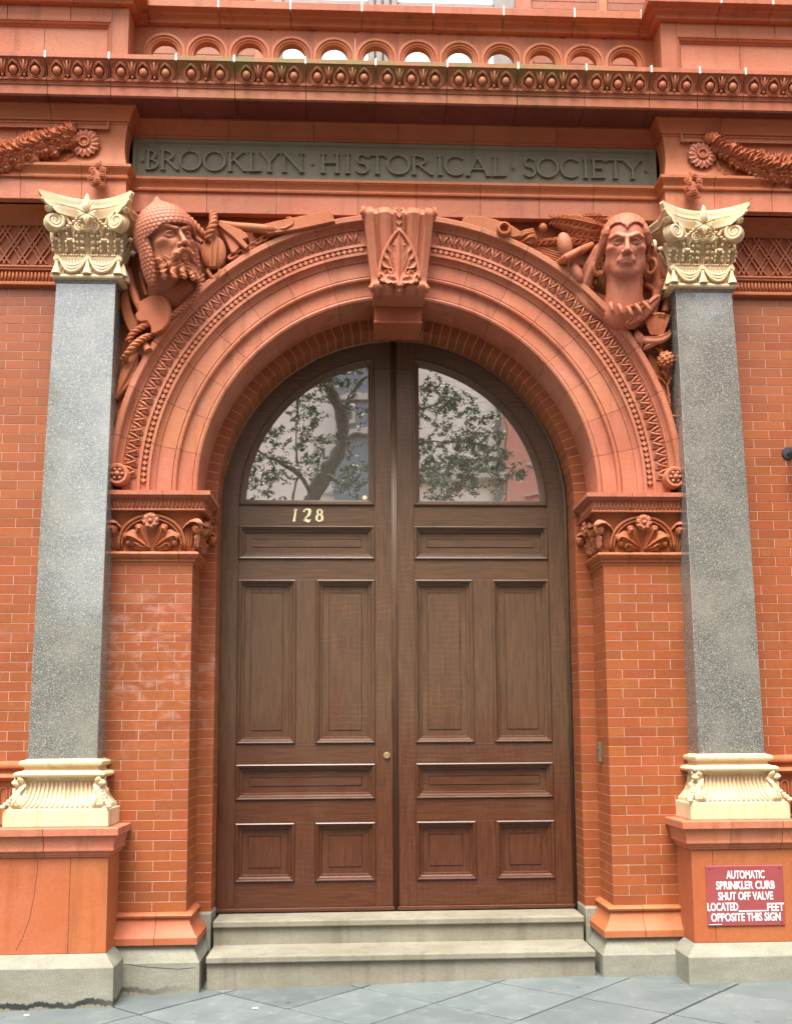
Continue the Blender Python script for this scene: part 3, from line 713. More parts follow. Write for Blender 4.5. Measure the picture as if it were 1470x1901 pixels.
# ================================================================== COLUMNS
def column(s):
    side = 'left' if s < 0 else 'right'
    t = thing('granite_column', 'grey granite pilaster with cream capital and base, ' + ('left of the doorway' if s < 0 else 'right of the doorway'), 'column', group='granite pilasters beside the arch')
    L = []
    for i in range(13):
        u = i / 12; z = 1.345 + (4.285 - 1.345) * u; e = .5 * (1 - (1 - u) ** 1) + .5 * u * u
        xa = 1.803 - .029 * e; xb = 2.209 - .067 * e; y = -.187; c = .003
        L.append([(xa, .05, z), (xa, y + c, z), (xa + c, y, z), (xb - c, y, z), (xb, y + c, z), (xb, .05, z)])
    obj('shaft', mir(G().loops(L, True, True, True), s), M['granite'], t)
    Pt = [(2.142, .02), (2.142, -.187), (1.774, -.187), (1.774, .02)]
    obj('fillet', mir(G().mould(Pt, [(-.05, 4.284), (.004, 4.284), (.008, 4.288), (.012, 4.302), (-.05, 4.302)]), s), M['granite'], t)
    # base
    Pb = [(2.209, .02), (2.209, -.187), (1.803, -.187), (1.803, .02)]
    prof = [(-.05, 1.346), (.006, 1.346), (.010, 1.340), (.026, 1.338), (.036, 1.330), (.038, 1.320), (.034, 1.310), (.022, 1.304), (.012, 1.300), (.010, 1.290), (.014, 1.282), (.026, 1.276), (.044, 1.273), (.056, 1.266), (.060, 1.256), (.056, 1.246), (.042, 1.240), (.020, 1.237), (.014, 1.232), (.012, 1.224),
            (.008, 1.215), (.008, 1.190), (.014, 1.160), (.028, 1.125), (.052, 1.092), (.082, 1.066), (.082, 1.062), (-.05, 1.062)]
    ba = obj('base', mir(G().mould(Pb, prof), s).mesh(smooth_=True, angle=40), M['cream'], t)
    obj('plinth_block', mir(G().mould(Pb, [(-.05, .9585), (.095, .9585), (.097, .964), (.097, 1.055), (.092, 1.061), (-.05, 1.061)]), s), M['cream'], t)
    crv = [(.010, 1.214), (.012, 1.185), (.020, 1.155), (.034, 1.123), (.056, 1.094), (.082, 1.070)]
    for i in range(15):
        x = 1.842 + (2.170 - 1.842) * i / 14; k = (x - 2.006) * .25
        obj('rib', mir(G().tube([(x + k * (o / .08), -.187 - o, z) for o, z in crv], [.0075, .0078, .008, .009, .010, .010], 6), s).mesh(smooth_=True), M['cream'], ba)
    for i in range(6):
        y = -.155 + .03 * i
        obj('rib', mir(G().tube([(1.803 - o, y - (.1 + y * 0) * o * .2, z) for o, z in crv], .008, 6), s).mesh(smooth_=True), M['cream'], ba)
    for cx, sg in ((1.803, -1), (2.209, 1)):
        D = Vector((sg, -1, 0)).normalized()
        def q(o, z, lat=0): return Vector((cx, -.187, z)) + Vector((sg * o, -o, 0)) + Vector((-sg, 0, 0)) * max(lat, 0) + Vector((0, 1, 0)) * max(-lat, 0)
        for lat0, lat1, w_ in ((.012, .085, .045), (.02, .055, .034), (-.012, -.07, .038)):
            nrm = (0, -1, .35) if lat0 > 0 else (sg, 0, .35)
            g = G().leaf([q(.016, 1.205, lat0 * .5), q(.038, 1.165, lat0), q(.070, 1.115, (lat0 + lat1) / 2), q(.100, 1.082, lat1)], w_, nrm, lobes=5, nu=18, nv=10, lobe_amp=.35, curl=.35, rib=.3, thick=.012)
            obj('acanthus_leaf', mir(g, s).mesh(smooth_=True, angle=60), M['cream'], ba)
        g = G().leaf([q(.012, 1.16), q(.030, 1.20), q(.046, 1.222), q(.062, 1.205)], .030, tuple(D), lobes=3, nu=12, nv=8, thick=.012)
        obj('acanthus_leaf', mir(g, s).mesh(smooth_=True, angle=60), M['cream'], ba)
        g = G()
        for i in range(7):
            u = i / 6; o = .03 + .070 * u ** 1.1; z = 1.185 - .110 * u ** .8; r_ = .010 + .007 * u; g.ell(q(o, z), (r_, r_, r_ * .8), 8, 6)
        obj('bead_row', mir(g, s).mesh(smooth_=True), M['cream'], ba)
    # capital
    xc = 1.945
    Pc = [(xc + .200, .02), (xc + .200, -.205), (xc - .200, -.205), (xc - .200, .02)]
    body = [(-.05, 4.303), (.002, 4.303), (.016, 4.308), (.020, 4.318), (.014, 4.330), (.0, 4.334), (-.002, 4.43), (.004, 4.44), (.004, 4.450), (-.012, 4.456), (-.022, 4.47), (-.030, 4.55), (-.020, 4.64), (.0, 4.70), (.012, 4.715), (-.05, 4.715)]
    cp = obj('capital', mir(G().mould(Pc, body), s).mesh(smooth_=True, angle=35), M['cream'], t)
    def F(a, z, d=0): return Vector((xc + a, -.205 - d, z))
    fb = G()
    for i in range(20): fb.tube([F(-.18 + .019 * i, 4.34, 0), F(-.18 + .019 * i, 4.425, 0)], .0055, 5)
    obj('fluting', mir(fb, s).mesh(smooth_=True), M['cream'], cp, kind='stuff')
    beads = G()
    for i in range(26):
        a = -.198 + .396 * i / 25; beads.ell(F(a, 4.458, .004), (.009 if i % 4 else .004, .009, .008), 7, 5)
    obj('bead_row', mir(beads, s).mesh(smooth_=True), M['cream'], cp, kind='stuff')
    for a0, a1 in ((-.185, 0), (0, .185)):
        for q in range(3):
            dd = .010 * q; P_ = [F(a0 + .012 + (a1 - a0 - .024) * u, 4.432 - (.050 + .020 * q) * math.sin(math.pi * u) ** .8 , .010 + .012 * math.sin(math.pi * u)) for u in [i / 12 for i in range(13)]]
            obj('swag', mir(G().tube(P_, [.006 + .006 * math.sin(math.pi * i / 12) for i in range(13)], 7), s).mesh(smooth_=True), M['cream'], cp)
    for a in (-.190, 0, .190):
        g = G().lathe(F(a, 4.434, .0), [(.0, .020), (.010, .020), (.012, .014), (.020, .014), (.024, .006), (.024, -.01)], 16)
        obj('rosette', mir(g, s).mesh(smooth_=True, angle=50), M['cream'], cp)
        g = G().lathe(F(a, 4.332, .012), [(.030, 0), (.028, .01), (.020, .035), (.012, .06), (.009, .085), (.0, .088)], 14, axis='Z', fn=lambda an, r: 1 + .12 * math.sin(an * 7))
        obj('tassel', mir(g, s).mesh(smooth_=True, angle=50), M['cream'], cp)
    for y in (-.19, -.10, -.01):
        g = G().lathe(Vector((xc - .214, y, 4.332)), [(.028, 0), (.020, .035), (.010, .07), (.0, .09)], 12, axis='Z', fn=lambda an, r: 1 + .12 * math.sin(an * 7))
        obj('tassel', mir(g, s).mesh(smooth_=True, angle=50), M['cream'], cp)
    # leaves: (centre, foot z, top z, width, lobes)
    for a, z0, z1, w_, out in ((0, 4.465, 4.600, .060, .075), (-.045, 4.465, 4.595, .030, .06), (.045, 4.465, 4.595, .030, .06), (-.105, 4.465, 4.545, .038, .05), (.105, 4.465, 4.545, .038, .05), (-.150, 4.465, 4.610, .040, .065), (.150, 4.465, 4.610, .040, .065), (-.192, 4.465, 4.55, .034, .05), (.192, 4.465, 4.55, .034, .05)):
        g = G().leaf([F(a, z0, -.014), F(a, (z0 + z1) / 2, -.004), F(a, z1 - .012, out * .45), F(a, z1 + .004, out * .8), F(a, z1 - .012, out)], w_ * .62, lobes=4, nu=20, nv=8, lobe_amp=.5, curl=-.25, rib=.3, thick=.010)
        obj('acanthus_leaf', mir(g, s).mesh(smooth_=True, angle=60), M['cream'], cp)
        for sg in (-1, 1):
            g = G()
            for q in range(3): g.ell(F(a + sg * w_ * .62, z0 + (z1 - z0) * (.25 + .27 * q), .012 + .012 * q), (.0085, .013, .012), 7, 6)
            obj('leaf_lobe', mir(g, s).mesh(smooth_=True), M['cream'], cp)
    for y, z1 in ((-.15, 4.60), (-.08, 4.545), (-.02, 4.60)):
        g = G().leaf([(xc - .19, y, 4.465), (xc - .205, y, z1 - .05), (xc - .235, y, z1), (xc - .262, y, z1 - .012)], .032, (-1, 0, 0), lobes=4, nu=16, nv=8, lobe_amp=.5, thick=.010)
        obj('acanthus_leaf', mir(g, s).mesh(smooth_=True, angle=60), M['cream'], cp)
    def spiral(c, r0, ex, ez, turns, rt, n=34, dirn=1):
        c = Vector(c); return [c + (ex * math.cos(a) + ez * math.sin(a)) * r for r, a in [(r0 * (1 - .86 * i / n), dirn * (math.pi / 2 + 2 * math.pi * turns * i / n)) for i in range(n + 1)]]
    Z3 = Vector((0, 0, 1))
    for sg in (-1, 1):
        ex = Vector((sg * .88, -.45, 0)).normalized()
        c_ = F(sg * .188, 4.645, .085)
        sp = spiral(c_, .056, ex, Z3, 2.3, .01, dirn=1)
        stem = [F(sg * .085, 4.55, .0), F(sg * .095, 4.62, .02), F(sg * .13, 4.68, .045)]
        obj('volute', mir(G().tube(stem + sp, [.013] * 3 + [.014 - .006 * i / 34 for i in range(35)], 8), s).mesh(smooth_=True), M['cream'], cp)
        nn = ex.cross(Z3); nn = nn if nn.y < 0 else -nn
        g = G(); d1 = [c_ - nn * .025 + (ex * math.cos(2 * math.pi * i / 24) + Z3 * math.sin(2 * math.pi * i / 24)) * .058 for i in range(24)]
        g.loops([[p - nn * .03 for p in d1], d1, [c_ + (p - c_) * .9 + nn * .012 for p in d1], [c_ + nn * .010] * 24], True, True)
        obj('volute_disc', mir(g, s).mesh(smooth_=True, angle=40), M['cream'], cp)
        sp = spiral(F(sg * .046, 4.620, .055), .030, Vector((-sg, 0, 0)), Z3, 1.8, .01, 26)
        obj('volute', mir(G().tube([F(sg * .085, 4.53, .0), F(sg * .084, 4.59, .03)] + sp, [.009] * 2 + [.008 - .003 * i / 26 for i in range(27)], 7), s).mesh(smooth_=True), M['cream'], cp)
        obj('volute_disc', mir(G().lathe(F(sg * .046, 4.620, .045), [(.0, .012), (.024, .006), (.030, -.01), (.030, -.04)], 18), s).mesh(smooth_=True), M['cream'], cp)
        for q in range(5):
            g = G().ell(F(sg * (.045 + .018 * q), 4.668 - .016 * abs(q - 1), .055), (.012, .014, .010), 7, 6); obj('leaf_lobe', mir(g, s).mesh(smooth_=True), M['cream'], cp)
        sp = spiral((xc - .262 if sg < 0 else xc + .262, -.05, 4.64), .050, Vector((0, 1, 0)), Z3, 2.0, .01)
        obj('volute', mir(G().tube(sp, .013, 7), s).mesh(smooth_=True), M['cream'], cp)
    # abacus with hollow sides
    def plan(k, z, hh=.29, tip=.040):
        pts = []
        for i in range(17):
            u = -1 + i / 8; pts.append((xc - .015 + u * (hh - tip * .3) * k, -.250 + .04 * (1 - k) * 2 - (.125 * k) * abs(u) ** 2.0, z))
        pts = pts[::-1]
        left = [(xc - .015 - hh * k, -.340 * k - .01, z)] + [(xc - .015 - (hh * k - .055 * math.sin(math.pi * v)), -.34 * k * (1 - v), z) for v in (.3, .6, 1)]
        rgt = [(2 * (xc - .015) - x, y, z_) for x, y, z_ in left][::-1]
        return pts + left + rgt
    Lp = [plan(a_, z_) for a_, z_ in ((.66, 4.690), (.70, 4.698), (.76, 4.712), (.86, 4.728), (.90, 4.738), (.905, 4.746), (.955, 4.748), (.96, 4.758), (.945, 4.761), (.955, 4.770), (.985, 4.778), (1.005, 4.790), (.995, 4.802), (.96, 4.806))]
    ab = obj('abacus', mir(G().loops(Lp, True, True, True), s).mesh(smooth_=True, angle=32), M['cream'], t)
    for sg in (-1, 1):
        g = G().ell((xc - .015 + sg * .235, -.305, 4.712), (.026, .028, .020), 10, 8); g.leaf([(xc - .015 + sg * .17, -.25, 4.70), (xc - .015 + sg * .215, -.30, 4.715), (xc - .015 + sg * .25, -.33, 4.70)], .022, (0, 0, -1), lobes=4)
        obj('leaf_tip', mir(g, s).mesh(smooth_=True), M['cream'], cp)
    g = G().lathe((xc - .01, -.310, 4.700), [(.0, -.01), (.012, 0), (.021, .03), (.020, .06), (.012, .095), (.0, .115)], 10, axis='Z')
    obj('flower_bud', mir(g, s).mesh(smooth_=True), M['cream'], ab)
    for a in (-150, -35, 20, 160, 60, 120, -90):
        e = Vector((math.cos(R(a)), 0, math.sin(R(a)))); b0 = Vector((xc - .01, -.30, 4.690))
        g = G().leaf([b0, b0 + e * .035 + Vector((0, -.018, 0)), b0 + e * .075 + Vector((0, -.005, 0))], .017, (0, -1, 0), lobes=1, curl=-.2, nu=8, nv=6, thick=.010)
        obj('petal', mir(g, s).mesh(smooth_=True, angle=60), M['cream'], ab)
    return t
cl = column(-1); cr_ = column(1)

def pedestal(s):
    t = thing('column_pedestal', ('terracotta pedestal with a long hairline crack, under the left granite pilaster' if s < 0 else 'terracotta pedestal carrying the red sign, under the right granite pilaster'), 'pedestal', group='pedestals under the granite pilasters')
    P = [(2.75, -.275), (1.702, -.275), (1.702, .03)] if s < 0 else [(2.75, -.275), (1.702, -.275), (1.702, .03)]
    die = [(-.3, .25), (0, .25), (0, .785), (-.3, .785)]
    jx = [1.915, 2.45] if s < 0 else [1.83, 2.35]
    for pa in split(P, jx):
        g = G().mould(pa, [(-.06, .25), (-.002, .25), (0, .252), (0, .783), (-.002, .785), (-.06, .785)]); obj('block', mir(g, s), M['terra_orange'], t)
    capp = [(-.06, .786), (.004, .786), (.010, .790), (.012, .800), (.020, .804), (.022, .814), (.030, .818), (.036, .826), (.036, .838), (.034, .845), (.050, .905), (.054, .912), (.066, .914), (.066, .952), (.062, .957), (-.06, .957)]
    for pa in split(P, [2.06, 2.36] if s < 0 else [1.93, 2.24]):
        obj('block', mir(G().mould(pa, capp), s).mesh(smooth_=True, angle=35), M['terra'], t)
    pl_ = [(-.06, -.25), (.060, -.25), (.060, .180), (.056, .187), (.004, .246), (0, .249), (-.06, .249)]
    obj('plinth', mir(G().mould(P, pl_), s), M['plinth'], t)
    obj('core', mir(G().box(1.765, 2.7, -.21, .03, -.2, .93), s), M['joint'], t)
    return t
pedl = pedestal(-1); pedr = pedestal(1)
if True:   # crack in the left pedestal
    pts = [(70, 1598), (69, 1620), (64, 1660), (55, 1705), (42, 1742), (30, 1765)]
    g = G().tube([W(u, v, -.2752) for u, v in pts], .0011, 4); obj('crack', g, M['black'], pedl)

# grey stone plinth of the piers and of the reveals
for s in (-1, 1):
    t = thing('stone_plinth', ('cracked grey stone plinth below the left brick pier' if s < 0 else 'grey stone plinth below the right brick pier, beside the steps'), 'plinth', group='stone plinths of the brick piers')
    P = [(1.70, 0), (1.294, 0), (1.294, .30)]
    obj('plinth_stone', mir(G().mould(P, [(-.05, -.25), (.096, -.25), (.096, .150), (.090, .160), (.050, .236), (.044, .2495), (-.05, .2495)]), s), M['plinth'], t)
    obj('reveal_stone', mir(G().cbox(1.1885, 1.33, .302, .62, -.1, .362, .006), s), M['plinth'], t)
    if s < 0:
        obj('crack', G().tube([W(u, v, -.0965) for u, v in ((232, 1790), (262, 1795), (300, 1798), (330, 1800), (362, 1797))], .0012, 4), M['black'], t)

# ================================================================== STEPS
st = thing('door_steps', 'two worn pale stone steps leading up to the oak doors', 'steps')
for (z0, z1, yf, yb, hx) in ((-.1, .172, -.058, .30, 1.166), (.12, .319, .262, .72, 1.172)):
    nm = obj('tread', G().cbox(-hx, hx, yf, yb, z1 - .040, z1, .007), M['steps'], st)
    obj('riser', G().box(-hx + .004, hx - .004, yf + .022, yb, z0, z1 - .0405), M['steps'], st)

# ================================================================== ENTABLATURE
EP = [(3.3, -.2), (1.726, -.2), (1.726, -.06), (-1.726, -.06), (-1.726, -.2), (-3.3, -.2)]
ar = thing('architrave', 'smooth pink terracotta band with a moulded top edge running directly above the arch and column capitals', 'architrave')
AX = [-2.38, -2.0, -1.24, -.79, -.26, .12, .54, .93, 1.29, 2.05, 2.43]
for pa in split(EP, AX): obj('block', G().mould(pa, [(-.05, 4.832), (-.003, 4.832), (0, 4.835), (0, 4.967), (-.05, 4.967)]), M['terra'], ar)
mp = [(-.05, 4.968), (.006, 4.968), (.016, 4.973), (.018, 4.983), (.010, 4.990), (.008, 4.996), (.012, 5.012), (.022, 5.025), (.030, 5.032), (.030, 5.036), (.036, 5.040), (.036, 5.058), (-.05, 5.060)]
for pa in split(EP, AX): obj('moulding_block', G().mould(pa, mp).mesh(smooth_=True, angle=30), M['terra_orange'], ar)
bd = thing('bed_moulding', 'dark curved terracotta moulding tucked under the projecting cornice soffit', 'moulding')
bp = [(-.05, 5.34), (.004, 5.34), (.006, 5.352), (.016, 5.356), (.018, 5.368), (.024, 5.376), (.032, 5.395), (.046, 5.42), (.056, 5.430), (.062, 5.434), (.062, 5.4455), (-.05, 5.4455)]
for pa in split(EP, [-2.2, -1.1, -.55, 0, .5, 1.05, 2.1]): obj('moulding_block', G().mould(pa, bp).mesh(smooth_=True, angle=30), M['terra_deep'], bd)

co = thing('cornice', 'projecting terracotta cornice with an egg and dart row and green moss along its top edge', 'cornice')
CX = [-2.99, -2.60, -2.196, -1.806, -1.393, -1.034, -.59, -.15, .301, .751, 1.187, 1.605, 1.918, 2.215, 2.60, 2.99]
cp_ = [(-.0, 5.4495), (.322, 5.4495), (.330, 5.456), (.330, 5.514), (.337, 5.517), (.337, 5.523), (.341, 5.527), (.341, 5.535), (.350, 5.538), (.352, 5.552), (.340, 5.556), (.338, 5.575), (.345, 5.60), (.362, 5.625), (.380, 5.640), (.388, 5.646), (.392, 5.652), (.402, 5.656), (.402, 5.684), (.397, 5.688), (-.0, 5.705)]
def egg_meshes():
    g = G().ell((0, -.362, 5.588), (.026, .024, .031), 12, 10); e = g.mesh('egg_mesh', True)
    g = G()
    for rx, q, top in ((.040, .0070, 5.640), (.052, .0045, 5.646)):
        P_ = [(0, -.388, top)]
        for i in range(19):
            a = math.pi * (.28 + 1.44 * i / 18); x = math.sin(a) * rx; z = 5.592 + math.cos(a) * rx * 1.02
            P_.append((x, -.352 - .32 * max(0, z - 5.57), z))
        P_.append((0, -.388, top)); g.tube(P_, q, 6)
    s_ = g.mesh('egg_surround_mesh', True)
    g = G()
    for sg in (-1, 1): g.tube([(sg * .024, -.384, 5.645), (sg * .012, -.372, 5.605), (sg * .003, -.354, 5.560)], [.006, .007, .005], 6)
    g.tube([(0, -.388, 5.643), (0, -.372, 5.60), (0, -.356, 5.565)], [.008, .008, .006], 6); g.ell((0, -.356, 5.560), (.009, .010, .010), 8, 6)
    d = g.mesh('dart_mesh', True)
    for m_ in (e, s_, d): m_.materials.append(M['cornice'])
    return e, s_, d
e_m, s_m, d_m = egg_meshes()
for pa in split([(3.3, 0), (-3.3, 0)], CX):
    bk = obj('block', G().mould(pa, cp_, gap=.002).mesh(smooth_=True, angle=25), M['cornice'], co)
    x0, x1 = pa[1][0], pa[0][0]; n_ = max(2, round((x1 - x0) / .1475)); w_ = (x1 - x0) / n_
    for i in range(n_):
        x = x0 + w_ * (i + .5)
        obj('egg', e_m, None, co, (x, 0, 0)); obj('egg_surround', s_m, None, co, (x, 0, 0))
        if i: obj('dart', d_m, None, co, (x - w_ / 2, 0, 0))
    if abs(x0) < 3.2: obj('lead_joint', G().box(x0 - .006, x0 + .006, -.4045, -.30, 5.652, 5.698), M['lead'], co)
obj('core', G().box(-3.3, 3.3, -.30, .1, 5.46, 5.55), M['joint'], co)
for pa in split([(3.3, 0), (-3.3, 0)], CX): obj('soffit_slab', G().box(pa[1][0] + .002, pa[0][0] - .002, -.322, -.01, 5.4462, 5.4492), M['burgundy'], co)

# side friezes with swags
def side_frieze(s):
    t = thing('frieze', ('terracotta frieze with a leaf garland and daisy above the left column capital' if s < 0 else 'terracotta frieze with a daisy and leaf garland above the right column capital'), 'frieze', group='garland friezes above the columns')
    P = [(3.3, -.2), (1.726, -.2), (1.726, -.05)]
    prof = [(-.05, 5.0605)] + [(-.018 * math.sin(math.pi * i / 10), 5.0605 + (5.339 - 5.0605) * i / 10) for i in range(11)] + [(-.05, 5.339)]
    for pa in split(P, [2.42]): obj('block', mir(G().mould(pa, prof).mesh and G().mould(pa, prof), s).mesh(smooth_=True, angle=30), M['terra_orange'], t)
    def q(u, v, d=.0): p = W(u, v, -.19 - d); return Vector((p.x, p.y, p.z))
    cx, cy = (157, 264) if s < 0 else (1303, 286)
    g = G(); c_ = q(cx, cy, .012)
    for i in range(15):
        a = 2 * math.pi * i / 15; e = Vector((math.cos(a), 0, math.sin(a)))
        g.leaf([c_ + e * .030, c_ + e * .065 + Vector((0, -.010, 0)), c_ + e * .098 + Vector((0, .002, 0))], .0185, (0, -1, 0), lobes=1, curl=-.35, rib=-.3, nu=8, nv=6, thick=.010)
    obj('daisy', g.mesh(smooth_=True, angle=60), M['terra'], t)
    obj('daisy_eye', G().lathe(c_, [(.0, .010), (.014, .012), (.020, .008), (.026, .022), (.034, .022), (.038, .012), (.038, -.01)], 22).mesh(smooth_=True, angle=40), M['terra_orange'], t)
    # garland as overlapping leaves along a hanging curve
    line = [(143, 252), (110, 264), (70, 277), (30, 290), (-10, 298)] if s < 0 else [(1318, 272), (1345, 290), (1375, 304), (1410, 316), (1450, 322), (1490, 322)]
    pts = smooth([q(u, v, .012) for u, v in line], 9); n_ = len(pts)
    me_v = []
    for vnt in range(3):
        g = G(); sz = .045
        g.leaf([(0, 0, 0), (sz * .55, -.014, .006), (sz * 1.15, -.002, 0)], .026 + .003 * vnt, (0, -1, 0), lobes=2 + vnt, nu=8, nv=6, lobe_amp=.5, curl=.4, thick=.008); m_ = g.mesh('garland_leaf_mesh', True, 60); m_.materials.append(M['terra_deep']); me_v.append(m_)
    sw = s
    obj('garland_core', G().tube(pts, [.012 + .024 * min(1, i / n_ * 2) for i in range(n_)], 8), M['terra_deep'], t)
    for i, p in enumerate(pts):
        fat = .010 + .035 * min(1, i / n_ * 1.8)
        for k in range(5):
            if (i + k) % 2: continue
            lat = (k - 2) / 2 * fat; a = (math.pi if s < 0 else 0) + random.uniform(-.35, .35) + (k - 2) * (-.42 if s > 0 else .42) + (.35 if s < 0 else -.45)
            obj('garland_leaf', me_v[(i + k) % 3], None, t, (p.x, p.y - .020 - .012 * (2 - abs(k - 2)) - random.uniform(0, .006), p.z + lat), (0, a, 0), [random.uniform(1.25, 1.65)] * 3)
    # ribbon ends
    rb = ([(140, 280), (125, 292), (113, 303), (104, 311)], [(150, 244), (120, 240), (90, 246), (62, 243)]) if s < 0 else ([(1330, 300), (1342, 318), (1352, 328)], [(1320, 268), (1350, 264), (1375, 280), (1395, 290)])
    for L_ in rb:
        pp = smooth([q(u, v, .006) for u, v in L_], 6); pp = [p + Vector((0, 0, .010 * math.sin(i * 1.5))) for i, p in enumerate(pp)]
        obj('ribbon', G().leaf(pp, .014, nu=18, nv=4, lobes=5, curl=.2).mesh(smooth_=True, angle=60), M['terra_orange'], t)
    # cluster of roses hanging over the moulding
    cx, cy = (183, 330) if s < 0 else (1284, 350)
    cl_ = Vector(W(cx, cy, -.25)); g = G().ell(cl_, (.050, .040, .075), 12, 10)
    g.leaf([cl_ + Vector((0, .03, .13)), cl_ + Vector((0, .02, .08)), cl_ + Vector((0, .01, .05))], .04, lobes=1, nu=8)
    obj('bouquet', g.mesh(smooth_=True, angle=60), M['terra_deep'], t)
    g = G(); random.seed(11)
    for i in range(12):
        a = i * 2.4; h = -.062 + .125 * i / 11; r_ = .040 * math.sqrt(max(.1, 1 - (h / .08) ** 2)); p = cl_ + Vector((math.cos(a) * r_ * 1.05, -.030 - .01 * math.sin(a * 1.7), h))
        for rr in (.019, .009): g.tube([p + Vector((math.cos(b) * rr, -.004 - (.016 - rr) * .6, math.sin(b) * rr)) for b in [2 * math.pi * k / 10 for k in range(11)]], .0045, 5)
    obj('rose', g.mesh(smooth_=True), M['terra_deep'], t)
side_frieze(-1); side_frieze(1)

def rect_ring(x0, x1, z0, z1, prof, fill=True):
    g = G(); g.loops([[(x0 + i, y, z0 + i), (x1 - i, y, z0 + i), (x1 - i, y, z1 - i), (x0 + i, y, z1 - i)] for i, y in prof], True, False, fill); return g

npn = thing('name_panel', 'long grey-green painted panel with raised roman capitals across the facade above the arch', 'sign')
g = rect_ring(-1.722, 1.722, 5.0605, 5.339, [(0, .02), (0, -.056), (.016, -.056), (.022, -.048), (.024, -.044), (.026, -.040)])
obj('board', g, M['panelgreen'], npn)
def SX(u): return W(u, 296 + (u - 265) * .0165, -.052).x
LZ0, LZ1 = 5.128, 5.262
def glyph(ch, u0, u1):
    x0, x1 = SX(u0), SX(u1); w_ = x1 - x0; h = LZ1 - LZ0; k = [0]
    g = G(); T, t = .0150, .0085
    def pr(P_):   # prism from outline in unit cell
        k[0] += 1; yf = -.0580 - .00035 * k[0]
        O = [(x0 + x * w_, yf, LZ0 + z * h) for x, z in P_]; n = len(O)
        g.loops([[(x, -.038, z) for x, y, z in O], O], True, False, True)
    def seg(xa, za, xb, zb, th):
        ax, az, bx, bz = xa * w_, za * h, xb * w_, zb * h; d = Vector((bx - ax, bz - az)).normalized(); n_ = Vector((-d.y, d.x)) * th / 2
        pr([((ax + n_.x) / w_, (az + n_.y) / h), ((ax - n_.x) / w_, (az - n_.y) / h), ((bx - n_.x) / w_, (bz - n_.y) / h), ((bx + n_.x) / w_, (bz + n_.y) / h)])
    def ser(x, z, wd=.034):
        pr([((x * w_ - wd / 2) / w_, z - .025), ((x * w_ + wd / 2) / w_, z - .025), ((x * w_ + wd / 2) / w_, z + .03), ((x * w_ - wd / 2) / w_, z + .03)])
    def arc(cx, cz, rx, rz, a0, a1, ta, tb, n=20):
        k[0] += 1; yf = -.0580 - .00035 * k[0]; L = []
        for i in range(n + 1):
            a = R(a0 + (a1 - a0) * i / n); f = abs(math.cos(a)); th = ta * f + tb * (1 - f)
            px, pz = x0 + (cx + rx * math.cos(a)) * w_, LZ0 + (cz + rz * math.sin(a)) * h
            nx, nz = math.cos(a), math.sin(a)
            L.append([(px - nx * th / 2, -.038, pz - nz * th / 2), (px - nx * th / 2, yf, pz - nz * th / 2), (px + nx * th / 2, yf, pz + nz * th / 2), (px + nx * th / 2, -.038, pz + nz * th / 2)])
        g.loops(L, True, True, True)
    def stem(x, serifs=True, th=T):
        seg(x, 0, x, 1, th)
        if serifs: ser(x, 0.01); ser(x, .975)
    e = T / 2 / w_
    if ch == 'I': stem(.5)
    elif ch == 'B': stem(.2); arc(.30, .755, .38, .225, -90, 90, T, t); arc(.30, .27, .52, .25, -90, 90, T, t)
    elif ch == 'R': stem(.15); arc(.25, .74, .42, .24, -90, 90, T, t); seg(.38, .50, .92, .02, T); ser(.93, .01, .022)
    elif ch == 'O': arc(.5, .5, .46, .49, 0, 360, T, t, 40)
    elif ch == 'K': stem(.15); seg(.2, .48, .80, .97, t); seg(.36, .60, .92, .02, T); ser(.80, .975, .026); ser(.94, .01, .022)
    elif ch == 'L': stem(.25); seg(.25, .03, .92, .03, t); seg(.92, .0, .92, .20, t)
    elif ch == 'Y': seg(.5, .48, .5, 0, T); seg(.5, .48, .10, .98, T); seg(.5, .48, .90, .98, t); ser(.5, .01); ser(.10, .975, .028); ser(.90, .975, .024)
    elif ch == 'N': stem(.16, th=t); stem(.86, th=t); seg(.14, .98, .88, .02, T)
    elif ch == 'H': stem(.16); stem(.84); seg(.16, .52, .84, .52, t)
    elif ch == 'S': arc(.5, .745, .34, .24, 30, 262, T, t); arc(.5, .262, .40, .245, 97, -150, T, t); ser(.80, .86, .010); ser(.13, .14, .010)
    elif ch == 'T': stem(.5, False); ser(.5, .01); seg(.04, .965, .96, .965, t); seg(.05, .96, .05, .83, t); seg(.95, .96, .95, .83, t)
    elif ch == 'C': arc(.56, .5, .50, .49, 48, 312, T, t, 34); ser(.90, .86, .010); ser(.90, .15, .010)
    elif ch == 'A': seg(.5, 1, .10, 0, t); seg(.48, 1, .92, 0, T); seg(.22, .34, .78, .34, t); ser(.10, .01, .03); ser(.92, .01, .034)
    elif ch == 'E': stem(.22); seg(.22, .03, .88, .03, t); seg(.22, .965, .84, .965, t); seg(.22, .52, .72, .52, t); seg(.88, 0, .88, .17, t); seg(.84, .84, .84, 1, t); seg(.72, .45, .72, .60, t)
    elif ch == '.': pr([(.5, .36), (.95, .47), (.5, .58), (.05, .47)])
    obj('letter' if ch != '.' else 'dot', g, M['panelgreen'], npn)
